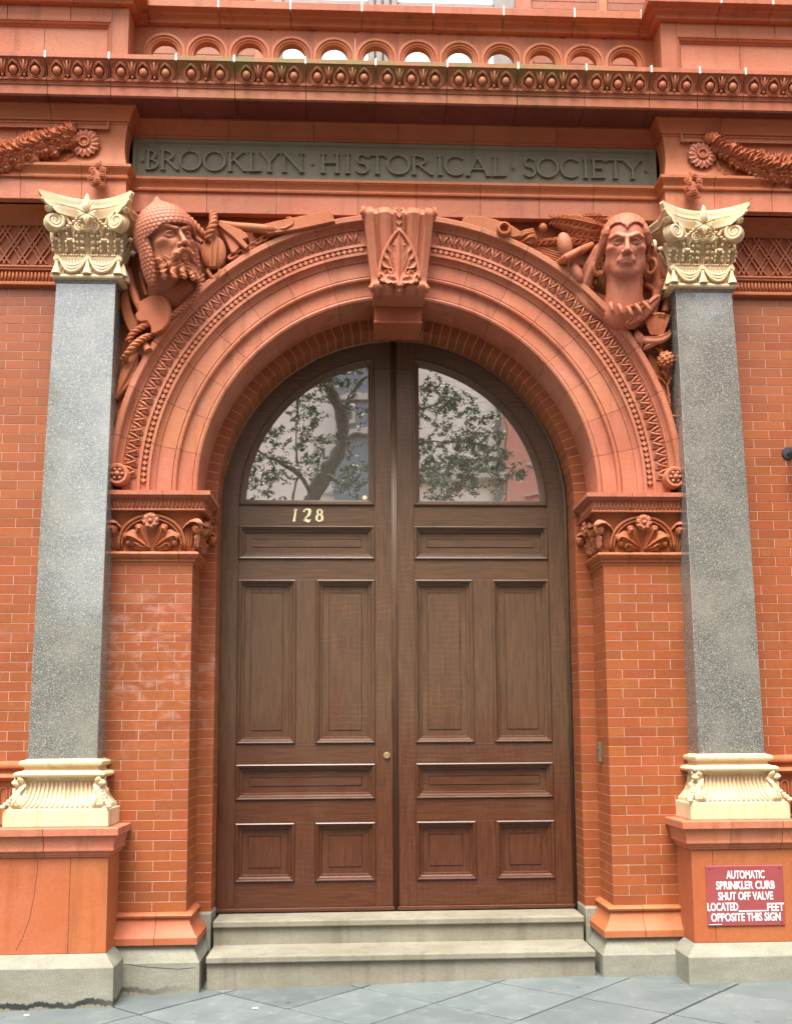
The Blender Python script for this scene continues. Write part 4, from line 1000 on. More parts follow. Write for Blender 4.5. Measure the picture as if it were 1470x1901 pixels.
for ch, a, b in (('.', 261, 267), ('B', 270, 297), ('R', 297, 332), ('O', 333, 374), ('O', 377, 419), ('K', 422, 457), ('L', 459, 486), ('Y', 482, 519), ('N', 521, 566), ('.', 577, 583), ('H', 594, 632), ('I', 639, 652),
                 ('S', 659, 685), ('T', 684, 717), ('O', 718, 761), ('R', 762, 804), ('I', 810, 823), ('C', 824, 862), ('A', 864, 910), ('L', 911, 941), ('.', 950, 956), ('S', 970, 995), ('O', 996, 1037), ('C', 1039, 1076), ('I', 1080, 1093), ('E', 1095, 1125), ('T', 1124, 1160), ('Y', 1156, 1192), ('.', 1196, 1202)):
    glyph(ch, a, b)

# ================================================================== PARAPET
pa_ = thing('parapet', 'terracotta balcony parapet with a row of small round arches above the cornice', 'parapet')
CPX = [-2.98, -2.55, -2.08, -1.636, -1.173, -.703, -.234, .239, .705, 1.18, 1.63, 2.11, 2.455, 2.95]
cop = [(-.07, 6.137), (.004, 6.137), (.018, 6.139), (.030, 6.143), (.033, 6.150), (.030, 6.160), (.034, 6.172), (.046, 6.179), (.060, 6.182), (.062, 6.190), (.066, 6.198), (.082, 6.203), (.096, 6.206), (.102, 6.209), (.102, 6.258), (.096, 6.264), (-.07, 6.275)]
PP = [(3.3, -.22), (1.73, -.22), (1.73, -.05), (-1.73, -.05), (-1.73, -.22), (-3.3, -.22)]
for pc in split(PP, CPX):
    obj('coping_block', G().mould(pc, cop, gap=.002).mesh(smooth_=True, angle=25), M['cornice'], pa_)
for x in CPX:
    yo = -.22 if abs(x) > 1.73 else -.05
    obj('lead_joint', G().box(x - .006, x + .006, yo - .1045, yo - .02, 6.207, 6.272), M['lead'], pa_)
bay = G(); ring = G(); Lb = []; Lr = []
zc = 5.945; hp = .1390
seq = [(-.088, 5.62, -hp, 5.62), (-.088, zc, -hp, zc)]
for i in range(1, 24):
    a = math.pi * (1 - i / 24); dx, dz = math.cos(a), math.sin(a); t = min(hp / max(1e-6, abs(dx)), .1915 / max(1e-6, dz)); seq.append((.088 * dx, zc + .088 * dz, dx * t, zc + dz * t))
seq += [(.088, zc, hp, zc), (.088, 5.62, hp, 5.62)]
for xi, zi, xo, zo in seq: Lb.append([(xi, -.05, zi), (xo, -.05, zo), (xo, .0, zo), (xi, .0, zi)])
bay.loops(Lb, True, True, True); bme = bay.mesh('arch_bay_mesh'); bme.materials.append(M['cornice'])
rp = [(.1380, -.048), (.1380, -.064), (.120, -.066), (.118, -.058), (.112, -.056), (.108, -.061), (.102, -.060), (.098, -.053), (.090, -.052), (.086, -.046), (.086, -.005), (.138, -.005)]
Lr.append([(-r_, y, 5.66) for r_, y in rp])
for i in range(25):
    a = math.pi * (1 - i / 24); Lr.append([(r_ * math.cos(a), y, zc + r_ * math.sin(a)) for r_, y in rp])
Lr.append([(r_, y, 5.66) for r_, y in rp])
rme = ring.loops(Lr, True, True, True).mesh('arch_ring_mesh', True, 35); rme.materials.append(M['terra_orange'])
for i in range(12):
    x = -1.5345 + .279 * i; b_ = obj('arch_bay', bme, None, pa_, (x, 0, 0)); r_ = obj('arch_ring', rme, None, b_)
for s in (-1, 1):
    obj('end_pier', mir(G().box(1.674, 1.735, -.048, .10, 5.62, 6.1365), s), M['cornice'], pa_)
    obj('block', mir(G().cbox(1.732, 1.837, -.22, .10, 5.66, 6.1365, .002), s), M['cornice'], pa_)
    for a, b in ((1.8385, 2.10), (2.103, 2.50), (2.503, 3.3)): obj('block', mir(G().cbox(a, b, -.2185, .10, 6.042, 6.1365, .002), s), M['cornice'], pa_)
    g = rect_ring(1.8385, 3.35, 5.30, 6.0415, [(0, .05), (0, -.2185), (.006, -.2185), (.010, -.212), (.020, -.208), (.026, -.196), (.034, -.192), (.036, -.185)], False)
    obj('panel_moulding', mir(g, s), M['cornice'], pa_)
    for a, b in ((1.872, 2.27), (2.273, 2.75), (2.753, 3.3)): obj('panel', mir(G().box(a, b, -.186, .05, 5.5, 6.008), s), M['terra'], pa_)
obj('core', G().box(-1.72, 1.72, -.072, .01, 6.18, 6.262), M['joint'], pa_)
bw = thing('balcony_wall', 'upper brick wall with terracotta strips seen just over the parapet coping', 'wall')
for s in (-1, 1):
    obj('mortar_bed', G().box(s * .84, s * 3.3, .3535, .6, 5.70, 7.3), M['mortar'], bw)
    for x0, x1 in ((.86, .98), (1.47, 1.53)): obj('pilaster_strip', mir(G().cbox(x0, x1, .325, .40, 5.72, 7.2, .004), s), M['terra'], bw)
    for r in range(20):
        z = 5.74 + C * r
        for (xa, xb) in ((.985, 1.465), (1.535, 2.1)):
            x = xa - (BL / 2 if r % 2 else 0)
            while x < xb:
                a, b = max(x, xa), min(x + BL, xb)
                if b - a > .03: brick(bw, s * a, s * b, .35, .40, z)
                x += BL
uw = thing('upper_window', 'wide window with white blinds and grey posts behind the arcaded parapet', 'window')
g = G()
for x0, x1 in ((-.86, -.79), (.71, .86)): g.cbox(x0, x1, .31, .42, 5.70, 7.2, .006)
obj('frame', g, M['winframe'], uw)
for x0 in (-.19, -.135, -.08, -.025): obj('mullion', G().cbox(x0, x0 + .05, .30, .40, 5.70, 7.2, .012), M['winframe'], uw)
for x0, x1 in ((-.79, -.19), (.025, .71)):
    obj('pane', G().box(x0, x1, .36, .366, 5.70, 7.2), M['glass'], uw); obj('blind', G().box(x0, x1, .40, .41, 5.70, 7.2), M['blind'], uw)
    obj('sash_rail', G().cbox(x0, x1, .335, .375, 6.585, 6.66, .005), M['winframe'], uw)

# bands beside the columns, above the outer brick walls
def lattice(s):
    t = thing('lattice_panel', ('band of crossed terracotta strapwork over small flutes, between the picture edge and the left capital' if s < 0 else 'band of crossed terracotta strapwork over small flutes, right of the right capital'), 'panel', group='strapwork bands beside the capitals')
    P = [(3.3, .03), (2.02, .03)]
    for z0, z1, pf in ((4.346, 4.384, [(-.04, 4.3465), (.030, 4.3465), (.040, 4.354), (.040, 4.366), (.032, 4.373), (.026, 4.380), (-.04, 4.382)]),
                       (0, 0, [(-.04, 4.452), (.030, 4.452), (.036, 4.456), (.036, 4.466), (.044, 4.472), (.040, 4.484), (.026, 4.490), (-.04, 4.492)]),
                       (0, 0, [(-.04, 4.756), (.03, 4.756), (.042, 4.770), (.07, 4.80), (.12, 4.822), (.16, 4.8315), (-.04, 4.8315)])):
        obj('moulding', mir(G().mould(P, pf), s).mesh(smooth_=True, angle=40), M['terra_orange'], t)
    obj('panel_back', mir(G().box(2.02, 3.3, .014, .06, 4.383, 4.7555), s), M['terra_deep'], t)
    g = G(); x = 2.05
    while x < 2.75: g.tube([(x, .008, 4.386), (x, .008, 4.438)], .0085, 6); g.ell((x, .008, 4.438), (.0085, .008, .0085), 6, 5); x += .0235
    obj('fluting', mir(g, s).mesh(smooth_=True), M['terra_orange'], t, kind='stuff')
    z0, z1 = 4.497, 4.752; hgt = z1 - z0; i = 0; x = 1.80
    while x < 2.9:
        for sg in (-1, 1):
            for off in (0, .030):
                xa = x + off; xb = xa + hgt * .62
                if sg < 0: xa, xb = xb, xa
                d = Vector((xb - xa, 0, hgt)).normalized(); n_ = Vector((d.z, 0, -d.x)) * .0065
                A_, B_ = Vector((xa, 0, z0)), Vector((xb, 0, z1)); y = -.002 + (.003 if sg > 0 else 0)
                g = G().loops([[A_ + n_ + Vector((0, .02, 0)), A_ - n_ + Vector((0, .02, 0)), A_ - n_ * .7 + Vector((0, y, 0)), A_ + n_ * .7 + Vector((0, y, 0))], [B_ + n_ + Vector((0, .02, 0)), B_ - n_ + Vector((0, .02, 0)), B_ - n_ * .7 + Vector((0, y, 0)), B_ + n_ * .7 + Vector((0, y, 0))]], True, True, True)
                if min(xa, xb) > 2.0: obj('strap', mir(g, s), M['terra'], t)
        x += .116
lattice(-1); lattice(1)
def water_table(s):
    t = thing('water_table', ('moulded terracotta ledge of rolls above small blind arches, behind the left column base' if s < 0 else 'moulded terracotta ledge of rolls above small blind arches, behind the right column base'), 'ledge', group='moulded ledges behind the column bases')
    P = [(3.3, .03), (2.1, .03)]
    pf = [(-.03, 1.205), (.01, 1.205), (.04, 1.214), (.056, 1.222), (.062, 1.234), (.056, 1.246), (.040, 1.252), (.028, 1.258), (.026, 1.275), (.034, 1.282), (.050, 1.288), (.054, 1.300), (.050, 1.312), (.034, 1.318), (.014, 1.326), (.004, 1.330), (-.03, 1.3305)]
    obj('moulding', mir(G().mould(P, pf), s).mesh(smooth_=True, angle=40), M['terra_orange'], t)
    obj('panel_back', mir(G().box(2.1, 3.3, .02, .06, .95, 1.204), s), M['terra_orange'], t)
    for i in range(10):
        x = 2.16 + .062 * i; P_ = [(x - .022, .02, .97), (x - .022, .016, 1.15)] + [(x - .022 * math.cos(a), .016, 1.15 + .022 * math.sin(a)) for a in [math.pi * k / 8 for k in range(1, 8)]] + [(x + .022, .016, 1.15), (x + .022, .02, .97)]
        obj('blind_arch', mir(G().tube(P_, .007, 6), s).mesh(smooth_=True), M['terra'], t)
water_table(-1); water_table(1)

# ================================================================== DOORS
XD = -.013; YD = .55; ZA = 3.04
PAN = [(0, .0), (0, -.004), (.003, -.010), (.009, -.014), (.014, -.012), (.018, -.005), (.023, -.004), (.025, .006), (.032, .014), (.043, .015), (.047, .026), (.089, .024), (.090, .0265), (.092, .0265), (.093, .021)]
def door(s):
    t = thing('door_leaf', ('left oak door leaf with gilt house numerals and a small round lock' if s < 0 else 'right oak door leaf, the one without numerals or lock'), 'door', group='pair of arched oak doors')
    def B(n, x0, x1, z0, z1, m, y0=YD, y1=YD + .05):
        a, b = XD + s * x0, XD + s * x1
        g = G().cbox(min(a, b) + .0006, max(a, b) - .0006, y0, y1, z0 + .0006, z1 - .0006, .0012); return obj(n, g, M[m], t)
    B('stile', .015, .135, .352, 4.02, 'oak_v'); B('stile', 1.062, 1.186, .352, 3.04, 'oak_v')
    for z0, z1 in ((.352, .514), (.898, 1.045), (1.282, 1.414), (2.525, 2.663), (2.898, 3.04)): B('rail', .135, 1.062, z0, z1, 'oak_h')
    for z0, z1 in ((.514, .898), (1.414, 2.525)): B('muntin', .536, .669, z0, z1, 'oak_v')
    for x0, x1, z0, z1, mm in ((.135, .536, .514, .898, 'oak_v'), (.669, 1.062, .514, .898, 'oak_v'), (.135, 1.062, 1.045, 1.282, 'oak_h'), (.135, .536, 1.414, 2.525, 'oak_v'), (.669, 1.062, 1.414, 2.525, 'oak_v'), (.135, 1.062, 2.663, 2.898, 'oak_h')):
        a, b = XD + s * x0, XD + s * x1
        p = obj('panel', rect_ring(min(a, b) + .046, max(a, b) - .046, z0 + .046, z1 - .046, [(0, YD + .034), (0, YD + .026), (.042, YD + .026), (.0425, YD + .031), (.045, YD + .031), (.046, YD + .022)]), M[mm], t)
        obj('panel_moulding', rect_ring(min(a, b), max(a, b), z0, z1, [(i, YD + y) for i, y in PAN[:11]] + [(.047, YD + .045)], False), M[mm], p)
    # curved head: outer rail
    L = []; n_ = 28; a1 = math.asin(1)
    for i in range(n_ + 1):
        a = math.acos(min(1, .135 / 1.062)) * i / n_; ao = math.acos(.135 / 1.186) * i / n_
        ri, ro = 1.062, 1.186
        L.append([(XD + s * ri * math.cos(a), YD, ZA + ri * math.sin(a)), (XD + s * ro * math.cos(ao), YD, ZA + ro * math.sin(ao)), (XD + s * ro * math.cos(ao), YD + .05, ZA + ro * math.sin(ao)), (XD + s * ri * math.cos(a), YD + .05, ZA + ri * math.sin(a))])
    obj('arched_rail', G().loops(L, True, True, True), M['oak_h'], t)
    z_s = ZA + math.sqrt(1.186 ** 2 - .135 ** 2)
    obj('stile_head', G().add([(XD + s * .015, YD, 4.021), (XD + s * .1345, YD, 4.021), (XD + s * .1345, YD, z_s), (XD + s * .015, YD, ZA + 1.186), (XD + s * .015, YD + .05, 4.021), (XD + s * .1345, YD + .05, 4.021), (XD + s * .1345, YD + .05, z_s), (XD + s * .015, YD + .05, ZA + 1.186)],
        [(0, 1, 2, 3), (4, 7, 6, 5), (0, 4, 5, 1), (1, 5, 6, 2), (2, 6, 7, 3), (3, 7, 4, 0)]), M['oak_v'], t)
    def dl(d, y, n=24):
        xi = .135 + d; zb_ = ZA + d; r_ = 1.062 - d
        pts = [(xi, zb_), (math.sqrt(r_ * r_ - d * d), zb_)]; a0 = math.asin(d / r_); a1 = math.acos(xi / r_)
        for i in range(1, n + 1): a = a0 + (a1 - a0) * i / n; pts.append((r_ * math.cos(a), ZA + r_ * math.sin(a)))
        return [(XD + s * x, y, z) for x, z in pts]
    pf = [(0, 0), (0, -.004), (.003, -.013), (.010, -.016), (.015, -.012), (.018, -.004), (.026, -.003), (.030, .010), (.040, .016), (.044, .030), (.044, .05)]
    gp = obj('glass_pane', G().loops([dl(.040, YD + .030), dl(.040, YD + .036)], True, True, True), M['glass'], t)
    obj('glazing_moulding', G().loops([dl(d, YD + y) for d, y in pf]).mesh(smooth_=True, angle=20), M['oak_v'], t)
    obj('bottom_bead', G().cbox(min(XD + s * .01, XD + s * 1.19), max(XD + s * .01, XD + s * 1.19), YD - .022, YD + .05, .326, .351, .004), M['oak_h'], t)
    # outer frame bead
    P_ = [(XD + s * 1.188, YD - .012, .33), (XD + s * 1.188, YD - .012, ZA)] + [(XD + s * 1.188 * math.cos(a), YD - .012, ZA + 1.188 * math.sin(a)) for a in [math.pi / 2 * k / 30 for k in range(1, 31)]]
    obj('frame_bead', G().tube(P_, .013, 8).mesh(smooth_=True), M['oak_v'], t)
    return t
dl_ = door(-1); dr_ = door(1)
ast = G()
for x, r_ in ((-.013, .0075), (0, .012), (.013, .0075)): ast.tube([(XD + x, YD - .002, .33), (XD + x, YD - .002, 4.225)], r_, 8)
obj('astragal', ast.mesh(smooth_=True), M['oak_v'], dl_)
obj('void', G().box(-1.3, 1.3, YD + .064, YD + .085, .2, 3.02), M['black'], dl_)
def digit(ch, cx, cz, w_, h):
    g = G(); y = YD - .0035
    def rib(P_, th):
        P_ = [Vector((cx + x * w_, y, cz + z * h)) for x, z in P_]; P_ = smooth(P_, 6) if len(P_) > 2 else P_
        if not hasattr(th, '__len__'): th = [th] * len(P_)
        L = []
        for i, p in enumerate(P_):
            e = (P_[min(i + 1, len(P_) - 1)] - P_[max(i - 1, 0)]).normalized(); n_ = Vector((-e.z, 0, e.x)); tt = th[min(len(th) - 1, int(i / max(1, len(P_) - 1) * (len(th) - 1) + .5))] / 2
            L.append([p + n_ * tt, p - n_ * tt, p - n_ * tt + Vector((0, .004, 0)), p + n_ * tt + Vector((0, .004, 0))])
        g.loops(L, True, True, True)
    if ch == '1': rib([(-.10, -.5), (-.02, -.1), (.06, .3), (.10, .5)], [.018, .014, .012, .020]); rib([(.08, .44), (-.05, .36), (-.14, .34)], [.010, .004])
    if ch == '2': rib([(-.34, .26), (-.22, .42), (.05, .48), (.26, .36), (.20, .08), (-.08, -.18), (-.36, -.40)], [.014, .008, .009, .020, .018, .010, .006]); rib([(-.38, -.40), (-.15, -.38), (.12, -.47), (.38, -.34)], [.008, .018, .020, .006])
    if ch == '8':
        rib([(.22 * math.cos(a) + .03, .245 + .21 * math.sin(a)) for a in [2 * math.pi * i / 12 for i in range(13)]], [.013, .007, .013, .009, .013]); y += .0006
        rib([(.29 * math.cos(a), -.215 + .255 * math.sin(a)) for a in [2 * math.pi * i / 12 for i in range(13)]], [.017, .008, .016, .009, .017])
    obj('numeral', g, M['gold'], dl_)
for ch, u in (('1', 547.5), ('2', 570), ('8', 593)):
    p = W(u, 956.5, YD); digit(ch, p.x, p.z, .068, .088)
p = W(718, 1403, YD); obj('lock', G().lathe((p.x, YD + .004, p.z), [(.0, .012), (.006, .012), (.008, .016), (.020, .015), (.024, .008), (.024, 0)], 20).mesh(smooth_=True, angle=40), M['brass'], dl_)
p = W(677, 924, YD + .03); obj('sticker', G().lathe((p.x, YD + .029, p.z), [(.0, .002), (.015, .002), (.016, 0)], 16), M['gold'], dl_)

# ================================================================== SIGN ON THE PEDESTAL
sg_ = thing('valve_sign', 'red rectangular sign with white block capitals about a sprinkler valve, fixed to the right pedestal', 'sign')
sx0, sx1, sz0, sz1 = 1.784, 2.244, .346, .692
g = rect_ring(sx0, sx1, sz0, sz1, [(0, -.2755), (0, -.2815), (.003, -.2835), (.004, -.2835)]); obj('plate', g, M['red'], sg_)
def text(tx, cx, cz, size, width, bold):
    cu = bpy.data.curves.new('t', 'FONT'); cu.body = tx; cu.size = size; cu.align_x = 'CENTER'; cu.align_y = 'CENTER'; cu.extrude = .0006; cu.offset = bold; cu.resolution_u = 4
    ob = bpy.data.objects.new('t', cu); SC.collection.objects.link(ob); bpy.context.view_layer.update()
    me = bpy.data.meshes.new_from_object(ob.evaluated_get(bpy.context.evaluated_depsgraph_get())); bpy.data.objects.remove(ob)
    xs = [v.co.x for v in me.vertices]; k = width / (max(xs) - min(xs)); mid = (max(xs) + min(xs)) / 2
    for v in me.vertices: v.co = Vector((cx + (v.co.x - mid) * k, -.2845 - v.co.z, cz + v.co.y))
    obj('lettering', me, M['white'], sg_)
for tx, u0, u1, v in (('AUTOMATIC', 1348, 1419, 1625.5), ('SPRINKLER CURB', 1329, 1438, 1645.5), ('SHUT OFF VALVE', 1333, 1435, 1665.5), ('OPPOSITE THIS SIGN', 1320, 1449, 1705)):
    a, b = W(u0, v, -.284), W(u1, v, -.284); text(tx, (a.x + b.x) / 2, a.z, .064, b.x - a.x, .0013)
for tx, u0, u1 in (('LOCATED', 1313, 1370), ('FEET', 1424, 1455)):
    a, b = W(u0, 1685.5, -.284), W(u1, 1685.5, -.284); text(tx, (a.x + b.x) / 2, a.z, .064, b.x - a.x, .0013)
a, b = W(1371, 1692, -.284), W(1423, 1692, -.284); obj('lettering', G().box(a.x, b.x, -.2850, -.284, a.z - .003, a.z + .003), M['white'], sg_)
a, b = W(1317, 1717.3, -.284), W(1340, 1717.3, -.284); obj('lettering', G().box(a.x, b.x, -.2850, -.284, a.z - .0015, a.z + .0015), M['white'], sg_)
for x in (sx0 + .02, sx1 - .02):
    for z in (sz0 + .018, sz1 - .018): obj('screw', G().lathe((x, -.2835, z), [(0, .003), (.004, .002), (.005, 0)], 10), M['dark'], sg_)

# dark lamp at the right edge
wl_ = thing('wall_lamp', 'dark round lantern head on a bracket at the far right edge of the brick wall', 'lamp')
c_ = W(1479, 840, -.10)
obj('lantern_head', G().ell(c_, (.050, .050, .055), 16, 12).mesh(smooth_=True), M['dark'], wl_)
obj('bracket', G().tube([c_, (c_.x, -.02, c_.z + .02), (c_.x, .03, c_.z + .03)], .012, 8).lathe((c_.x, .03, c_.z + .03), [(0, .012), (.04, .010), (.045, 0)], 16), M['dark'], wl_)

# paper scraps
for u, v, w_ in ((474, 1874, .030), (49, 1887, .026), (37, 1896, .014)):
    p = Vector(CAM); d = CR @ Vector(((u - 751.37) / 1898.1, 1, (1125.8 - v) / 1898.1)); tt = (gz((u - 735) * .0033) - p.z) / d.z; q = p + d * tt
    o = obj('paper_scrap', G().box(-w_ / 2, w_ / 2, -.006, .008, 0, .003), M['litter'], None, (q.x, q.y, q.z + .002), (0, 0, random.uniform(-.5, .5)))
    o['label'] = {474: 'white paper scrap on the paving left of the steps', 49: 'larger white paper scrap near the left bottom corner', 37: 'tiny white paper scrap lowest at the left bottom corner'}[u]; o['category'] = 'litter'

# ================================================================== CARVED HEADS (implicit surface, polygonised)
def snets(F, o, h):
    s = F < 0; nx, ny, nz = F.shape
    acc = np.zeros((nx - 1, ny - 1, nz - 1, 3), np.float32); cnt = np.zeros((nx - 1, ny - 1, nz - 1), np.float32)
    cor = [(i, j, k) for i in (0, 1) for j in (0, 1) for k in (0, 1)]
    sl = lambda c: (slice(c[0], nx - 1 + c[0]), slice(c[1], ny - 1 + c[1]), slice(c[2], nz - 1 + c[2]))
    for a in cor:
        for ax in range(3):
            if a[ax]: continue
            b = list(a); b[ax] = 1
            fa, fb = F[sl(a)], F[sl(b)]; m = (fa < 0) != (fb < 0); t = np.where(m, fa / np.where(m, fa - fb, 1), 0)
            for d in range(3): acc[..., d] += m * (a[d] + (t if d == ax else 0))
            cnt += m
    idx = -np.ones(cnt.shape, np.int64); q = cnt > 0; idx[q] = np.arange(q.sum())
    ii = np.argwhere(q); V = (ii + acc[q] / cnt[q][:, None]) * h + np.array(o)
    Fs = []
    for ax in range(3):
        u, v = [(1, 2), (2, 0), (0, 1)][ax]
        a = [slice(1, n - 1) for n in (nx, ny, nz)]; a[ax] = slice(0, F.shape[ax] - 1); b = list(a); b[ax] = slice(1, F.shape[ax])
        m = s[tuple(a)] != s[tuple(b)]; P = np.argwhere(m); off = np.array([1, 1, 1]); off[ax] = 0; P = P + off
        sg = s[P[:, 0], P[:, 1], P[:, 2]]
        def g(du, dv): Q = P.copy(); Q[:, u] -= du; Q[:, v] -= dv; return idx[Q[:, 0], Q[:, 1], Q[:, 2]]
        quad = np.stack([g(1, 1), g(0, 1), g(0, 0), g(1, 0)], 1); quad[~sg] = quad[~sg][:, ::-1]; Fs.append(quad)
    return V, np.concatenate(Fs)

class Sdf:
    def __init__(s, x0, x1, y0, y1, z0, z1, h):
        s.o = (x0, y0, z0); s.h = h
        ax = [np.arange(a, b, h, dtype=np.float32) for a, b in ((x0, x1), (y0, y1), (z0, z1))]
        s.X, s.Y, s.Z = np.meshgrid(*ax, indexing='ij'); s.F = np.full(s.X.shape, 9., np.float32)
    def e(s, c, r, ry=0):
        x, y, z = s.X - c[0], s.Y - c[1], s.Z - c[2]
        if ry: cs, sn = math.cos(ry), math.sin(ry); x, z = x * cs + z * sn, -x * sn + z * cs
        k0 = np.sqrt((x / r[0]) ** 2 + (y / r[1]) ** 2 + (z / r[2]) ** 2); k1 = np.sqrt((x / r[0] ** 2) ** 2 + (y / r[1] ** 2) ** 2 + (z / r[2] ** 2) ** 2)
        return k0 * (k0 - 1) / np.maximum(k1, 1e-6)
    def cap(s, a, b, ra, rb):
        a, b = np.array(a), np.array(b); ba = b - a; L = float(ba @ ba)
        t = np.clip(((s.X - a[0]) * ba[0] + (s.Y - a[1]) * ba[1] + (s.Z - a[2]) * ba[2]) / L, 0, 1)
        return np.sqrt((s.X - a[0] - t * ba[0]) ** 2 + (s.Y - a[1] - t * ba[1]) ** 2 + (s.Z - a[2] - t * ba[2]) ** 2) - (ra + (rb - ra) * t)
    def u(s, d, k=.05):
        h = np.clip(.5 + .5 * (s.F - d) / k, 0, 1); s.F = s.F + (d - s.F) * h - k * h * (1 - h); return s
    def cut(s, d, k=.03):
        d = -d; h = np.clip(.5 - .5 * (s.F - d) / k, 0, 1); s.F = s.F + (d - s.F) * h + k * h * (1 - h); return s
    def mesh(s, name, disp=None):
        V, Q = snets(s.F, s.o, s.h)
        if disp is not None:
            me = bpy.data.meshes.new('t'); me.from_pydata(V.tolist(), [], Q.tolist()); me.update()
            nn = np.zeros((len(V), 3), np.float32); me.vertices.foreach_get('normal', nn.ravel()); n2 = np.zeros(len(V) * 3, np.float32); me.vertices.foreach_get('normal', n2); nn = n2.reshape(-1, 3)
            V = V + nn * disp(V, nn)[:, None]; bpy.data.meshes.remove(me)
        return V, Q

def face(S, stern=0.0):
    S.u(S.e((0, -.06, .14), (.335, .42, .37)), .01)
    S.u(S.e((0, .10, -.12), (.285, .30, .36)), .08)
    S.u(S.e((0, .245, -.405), (.145, .10, .085)), .09)
    for x in (-1, 1):
        S.u(S.e((x * .215, .03, -.28), (.085, .16, .11)), .09)
        S.u(S.e((x * .195, .235, -.045), (.085, .07, .065)), .07)
        S.cut(S.e((x * .128, .405, .045), (.092, .095, .058)), .05)
        S.u(S.cap((x * .050, .385, .112), (x * .150, .355, .138 + stern * .03), .026, .026), .05); S.u(S.cap((x * .150, .355, .138 + stern * .03), (x * .245, .265, .100 + stern * .05), .026, .020), .05)
        S.u(S.e((x * .128, .300, .045), (.060, .060, .055)), .004)
        S.cut(S.e((x * .122 - .004, .368, .046), (.026, .024, .026)), .004)
        up_ = [(.058, .338, .040), (.088, .362, .078), (.130, .372, .092), (.172, .350, .080), (.205, .300, .040)]
        lo_ = [(.058, .338, .040), (.095, .355, .016), (.135, .360, .006), (.175, .335, .016), (.205, .300, .040)]
        for a, b in zip(up_[:-1], up_[1:]): S.u(S.cap((x * a[0], a[1], a[2] - stern * .014), (x * b[0], b[1], b[2] - stern * .014), .0125, .0125), .006)
        for a, b in zip(lo_[:-1], lo_[1:]): S.u(S.cap((x * a[0], a[1], a[2]), (x * b[0], b[1], b[2]), .0085, .0085), .008)
        S.u(S.e((x * .058, .420, -.125), (.038, .042, .032)), .022)
        S.cut(S.e((x * .028, .465, -.152), (.014, .02, .013)), .010)
        S.cut(S.cap((x * .085, .405, -.115), (x * .165, .325, -.255), .014, .012), .035)
        S.cut(S.e((x * .225, .33, -.17), (.06, .06, .09)), .09)
    S.u(S.cap((0, .365, .11), (0, .470, -.085), .027, .036), .035); S.u(S.e((0, .468, -.108), (.042, .042, .034)), .025)
    S.cut(S.cap((-.016, .428, .165), (-.018, .428, .120), .008, .006), .016); S.cut(S.cap((.018, .428, .165), (.018, .428, .120), .008, .006), .016)
    S.u(S.e((0, .325, -.245), (.125, .085, .075)), .05)
    S.u(S.cap((-.090, .365, -.240), (0, .412, -.216), .015, .020), .016); S.u(S.cap((.090, .365, -.240), (0, .412, -.216), .015, .020), .016)
    S.u(S.cap((-.078, .365, -.264), (0, .398, -.270), .017, .024), .016); S.u(S.cap((.078, .365, -.264), (0, .398, -.270), .017, .024), .016)
    S.cut(S.cap((-.112, .365, -.262), (0, .442, -.242), .007, .007), .010); S.cut(S.cap((.112, .365, -.262), (0, .442, -.242), .007, .007), .010)
    S.cut(S.e((0, .395, -.325), (.075, .045, .022)), .04)
    S.cut(S.cap((-.112, .345, -.268), (-.135, .32, -.32), .012, .008), .03); S.cut(S.cap((.112, .345, -.268), (.135, .32, -.32), .012, .008), .03)
    return S

def place(V, Q, name, parent, mat, c, yaw, pitch, roll, sc):
    V = np.stack([V[:, 0] * (1.10 if yaw > 0 else 1.05), -V[:, 1], V[:, 2]], 1)
    Rm = (Matrix.Rotation(R(roll), 3, 'Y') @ Matrix.Rotation(R(yaw), 3, 'Z') @ Matrix.Rotation(R(pitch), 3, 'X'))
    A = np.array(Rm) * sc; V = V @ A.T + np.array(c)
    me = bpy.data.meshes.new(name); me.from_pydata(V.tolist(), [], Q[:, ::-1].tolist()); me.polygons.foreach_set('use_smooth', [True] * len(me.polygons)); me.update()
    bm = bmesh.new(); bm.from_mesh(me); bmesh.ops.recalc_face_normals(bm, faces=bm.faces); bm.to_mesh(me); bm.free()
    return obj(name, me, mat, parent)
def place_pt(p, c, yaw, pitch, roll, sc):
    Rm = (Matrix.Rotation(R(roll), 3, 'Y') @ Matrix.Rotation(R(yaw), 3, 'Z') @ Matrix.Rotation(R(pitch), 3, 'X'))
    return Vector(c) + Rm @ Vector((p[0], -p[1], p[2])) * sc

# ---- bearded head in a scaled helmet
nb_ = thing('carved_head', 'carved bearded head in a pointed helmet of scales beside the left capital', 'carved head')
c1 = W(311, 455, -.17); T1 = (tuple(c1), 36, 13, -18, .435)
S = face(Sdf(-.56, .56, -.55, .70, -.85, .62, .0135), 1)
S.u(S.cap((0, -.10, -.25), (0, -.42, -.62), .19, .22), .08)
for x in (-1, 1):      # moustache and beard masses
    S.u(S.cap((x * .03, .435, -.195), (x * .115, .390, -.255), .036, .042), .02); S.u(S.cap((x * .115, .390, -.255), (x * .185, .30, -.375), .042, .026), .02)
    for (a, b, r_) in (((.21, .17, -.28), (.240, .20, -.52), .066), ((.135, .28, -.38), (.17, .33, -.565), .062), ((.05, .33, -.40), (.065, .40, -.585), .058), ((.25, .06, -.18), (.285, .06, -.44), .066)):
        S.u(S.cap((x * a[0], a[1], a[2]), (x * b[0], b[1], b[2]), r_, r_ * .55), .025)
    S.u(S.cap((x * .045, .415, .105), (x * .21, .335, .180), .024, .020), .012)
S.u(S.e((0, .375, -.325), (.030, .03, .045)), .02)
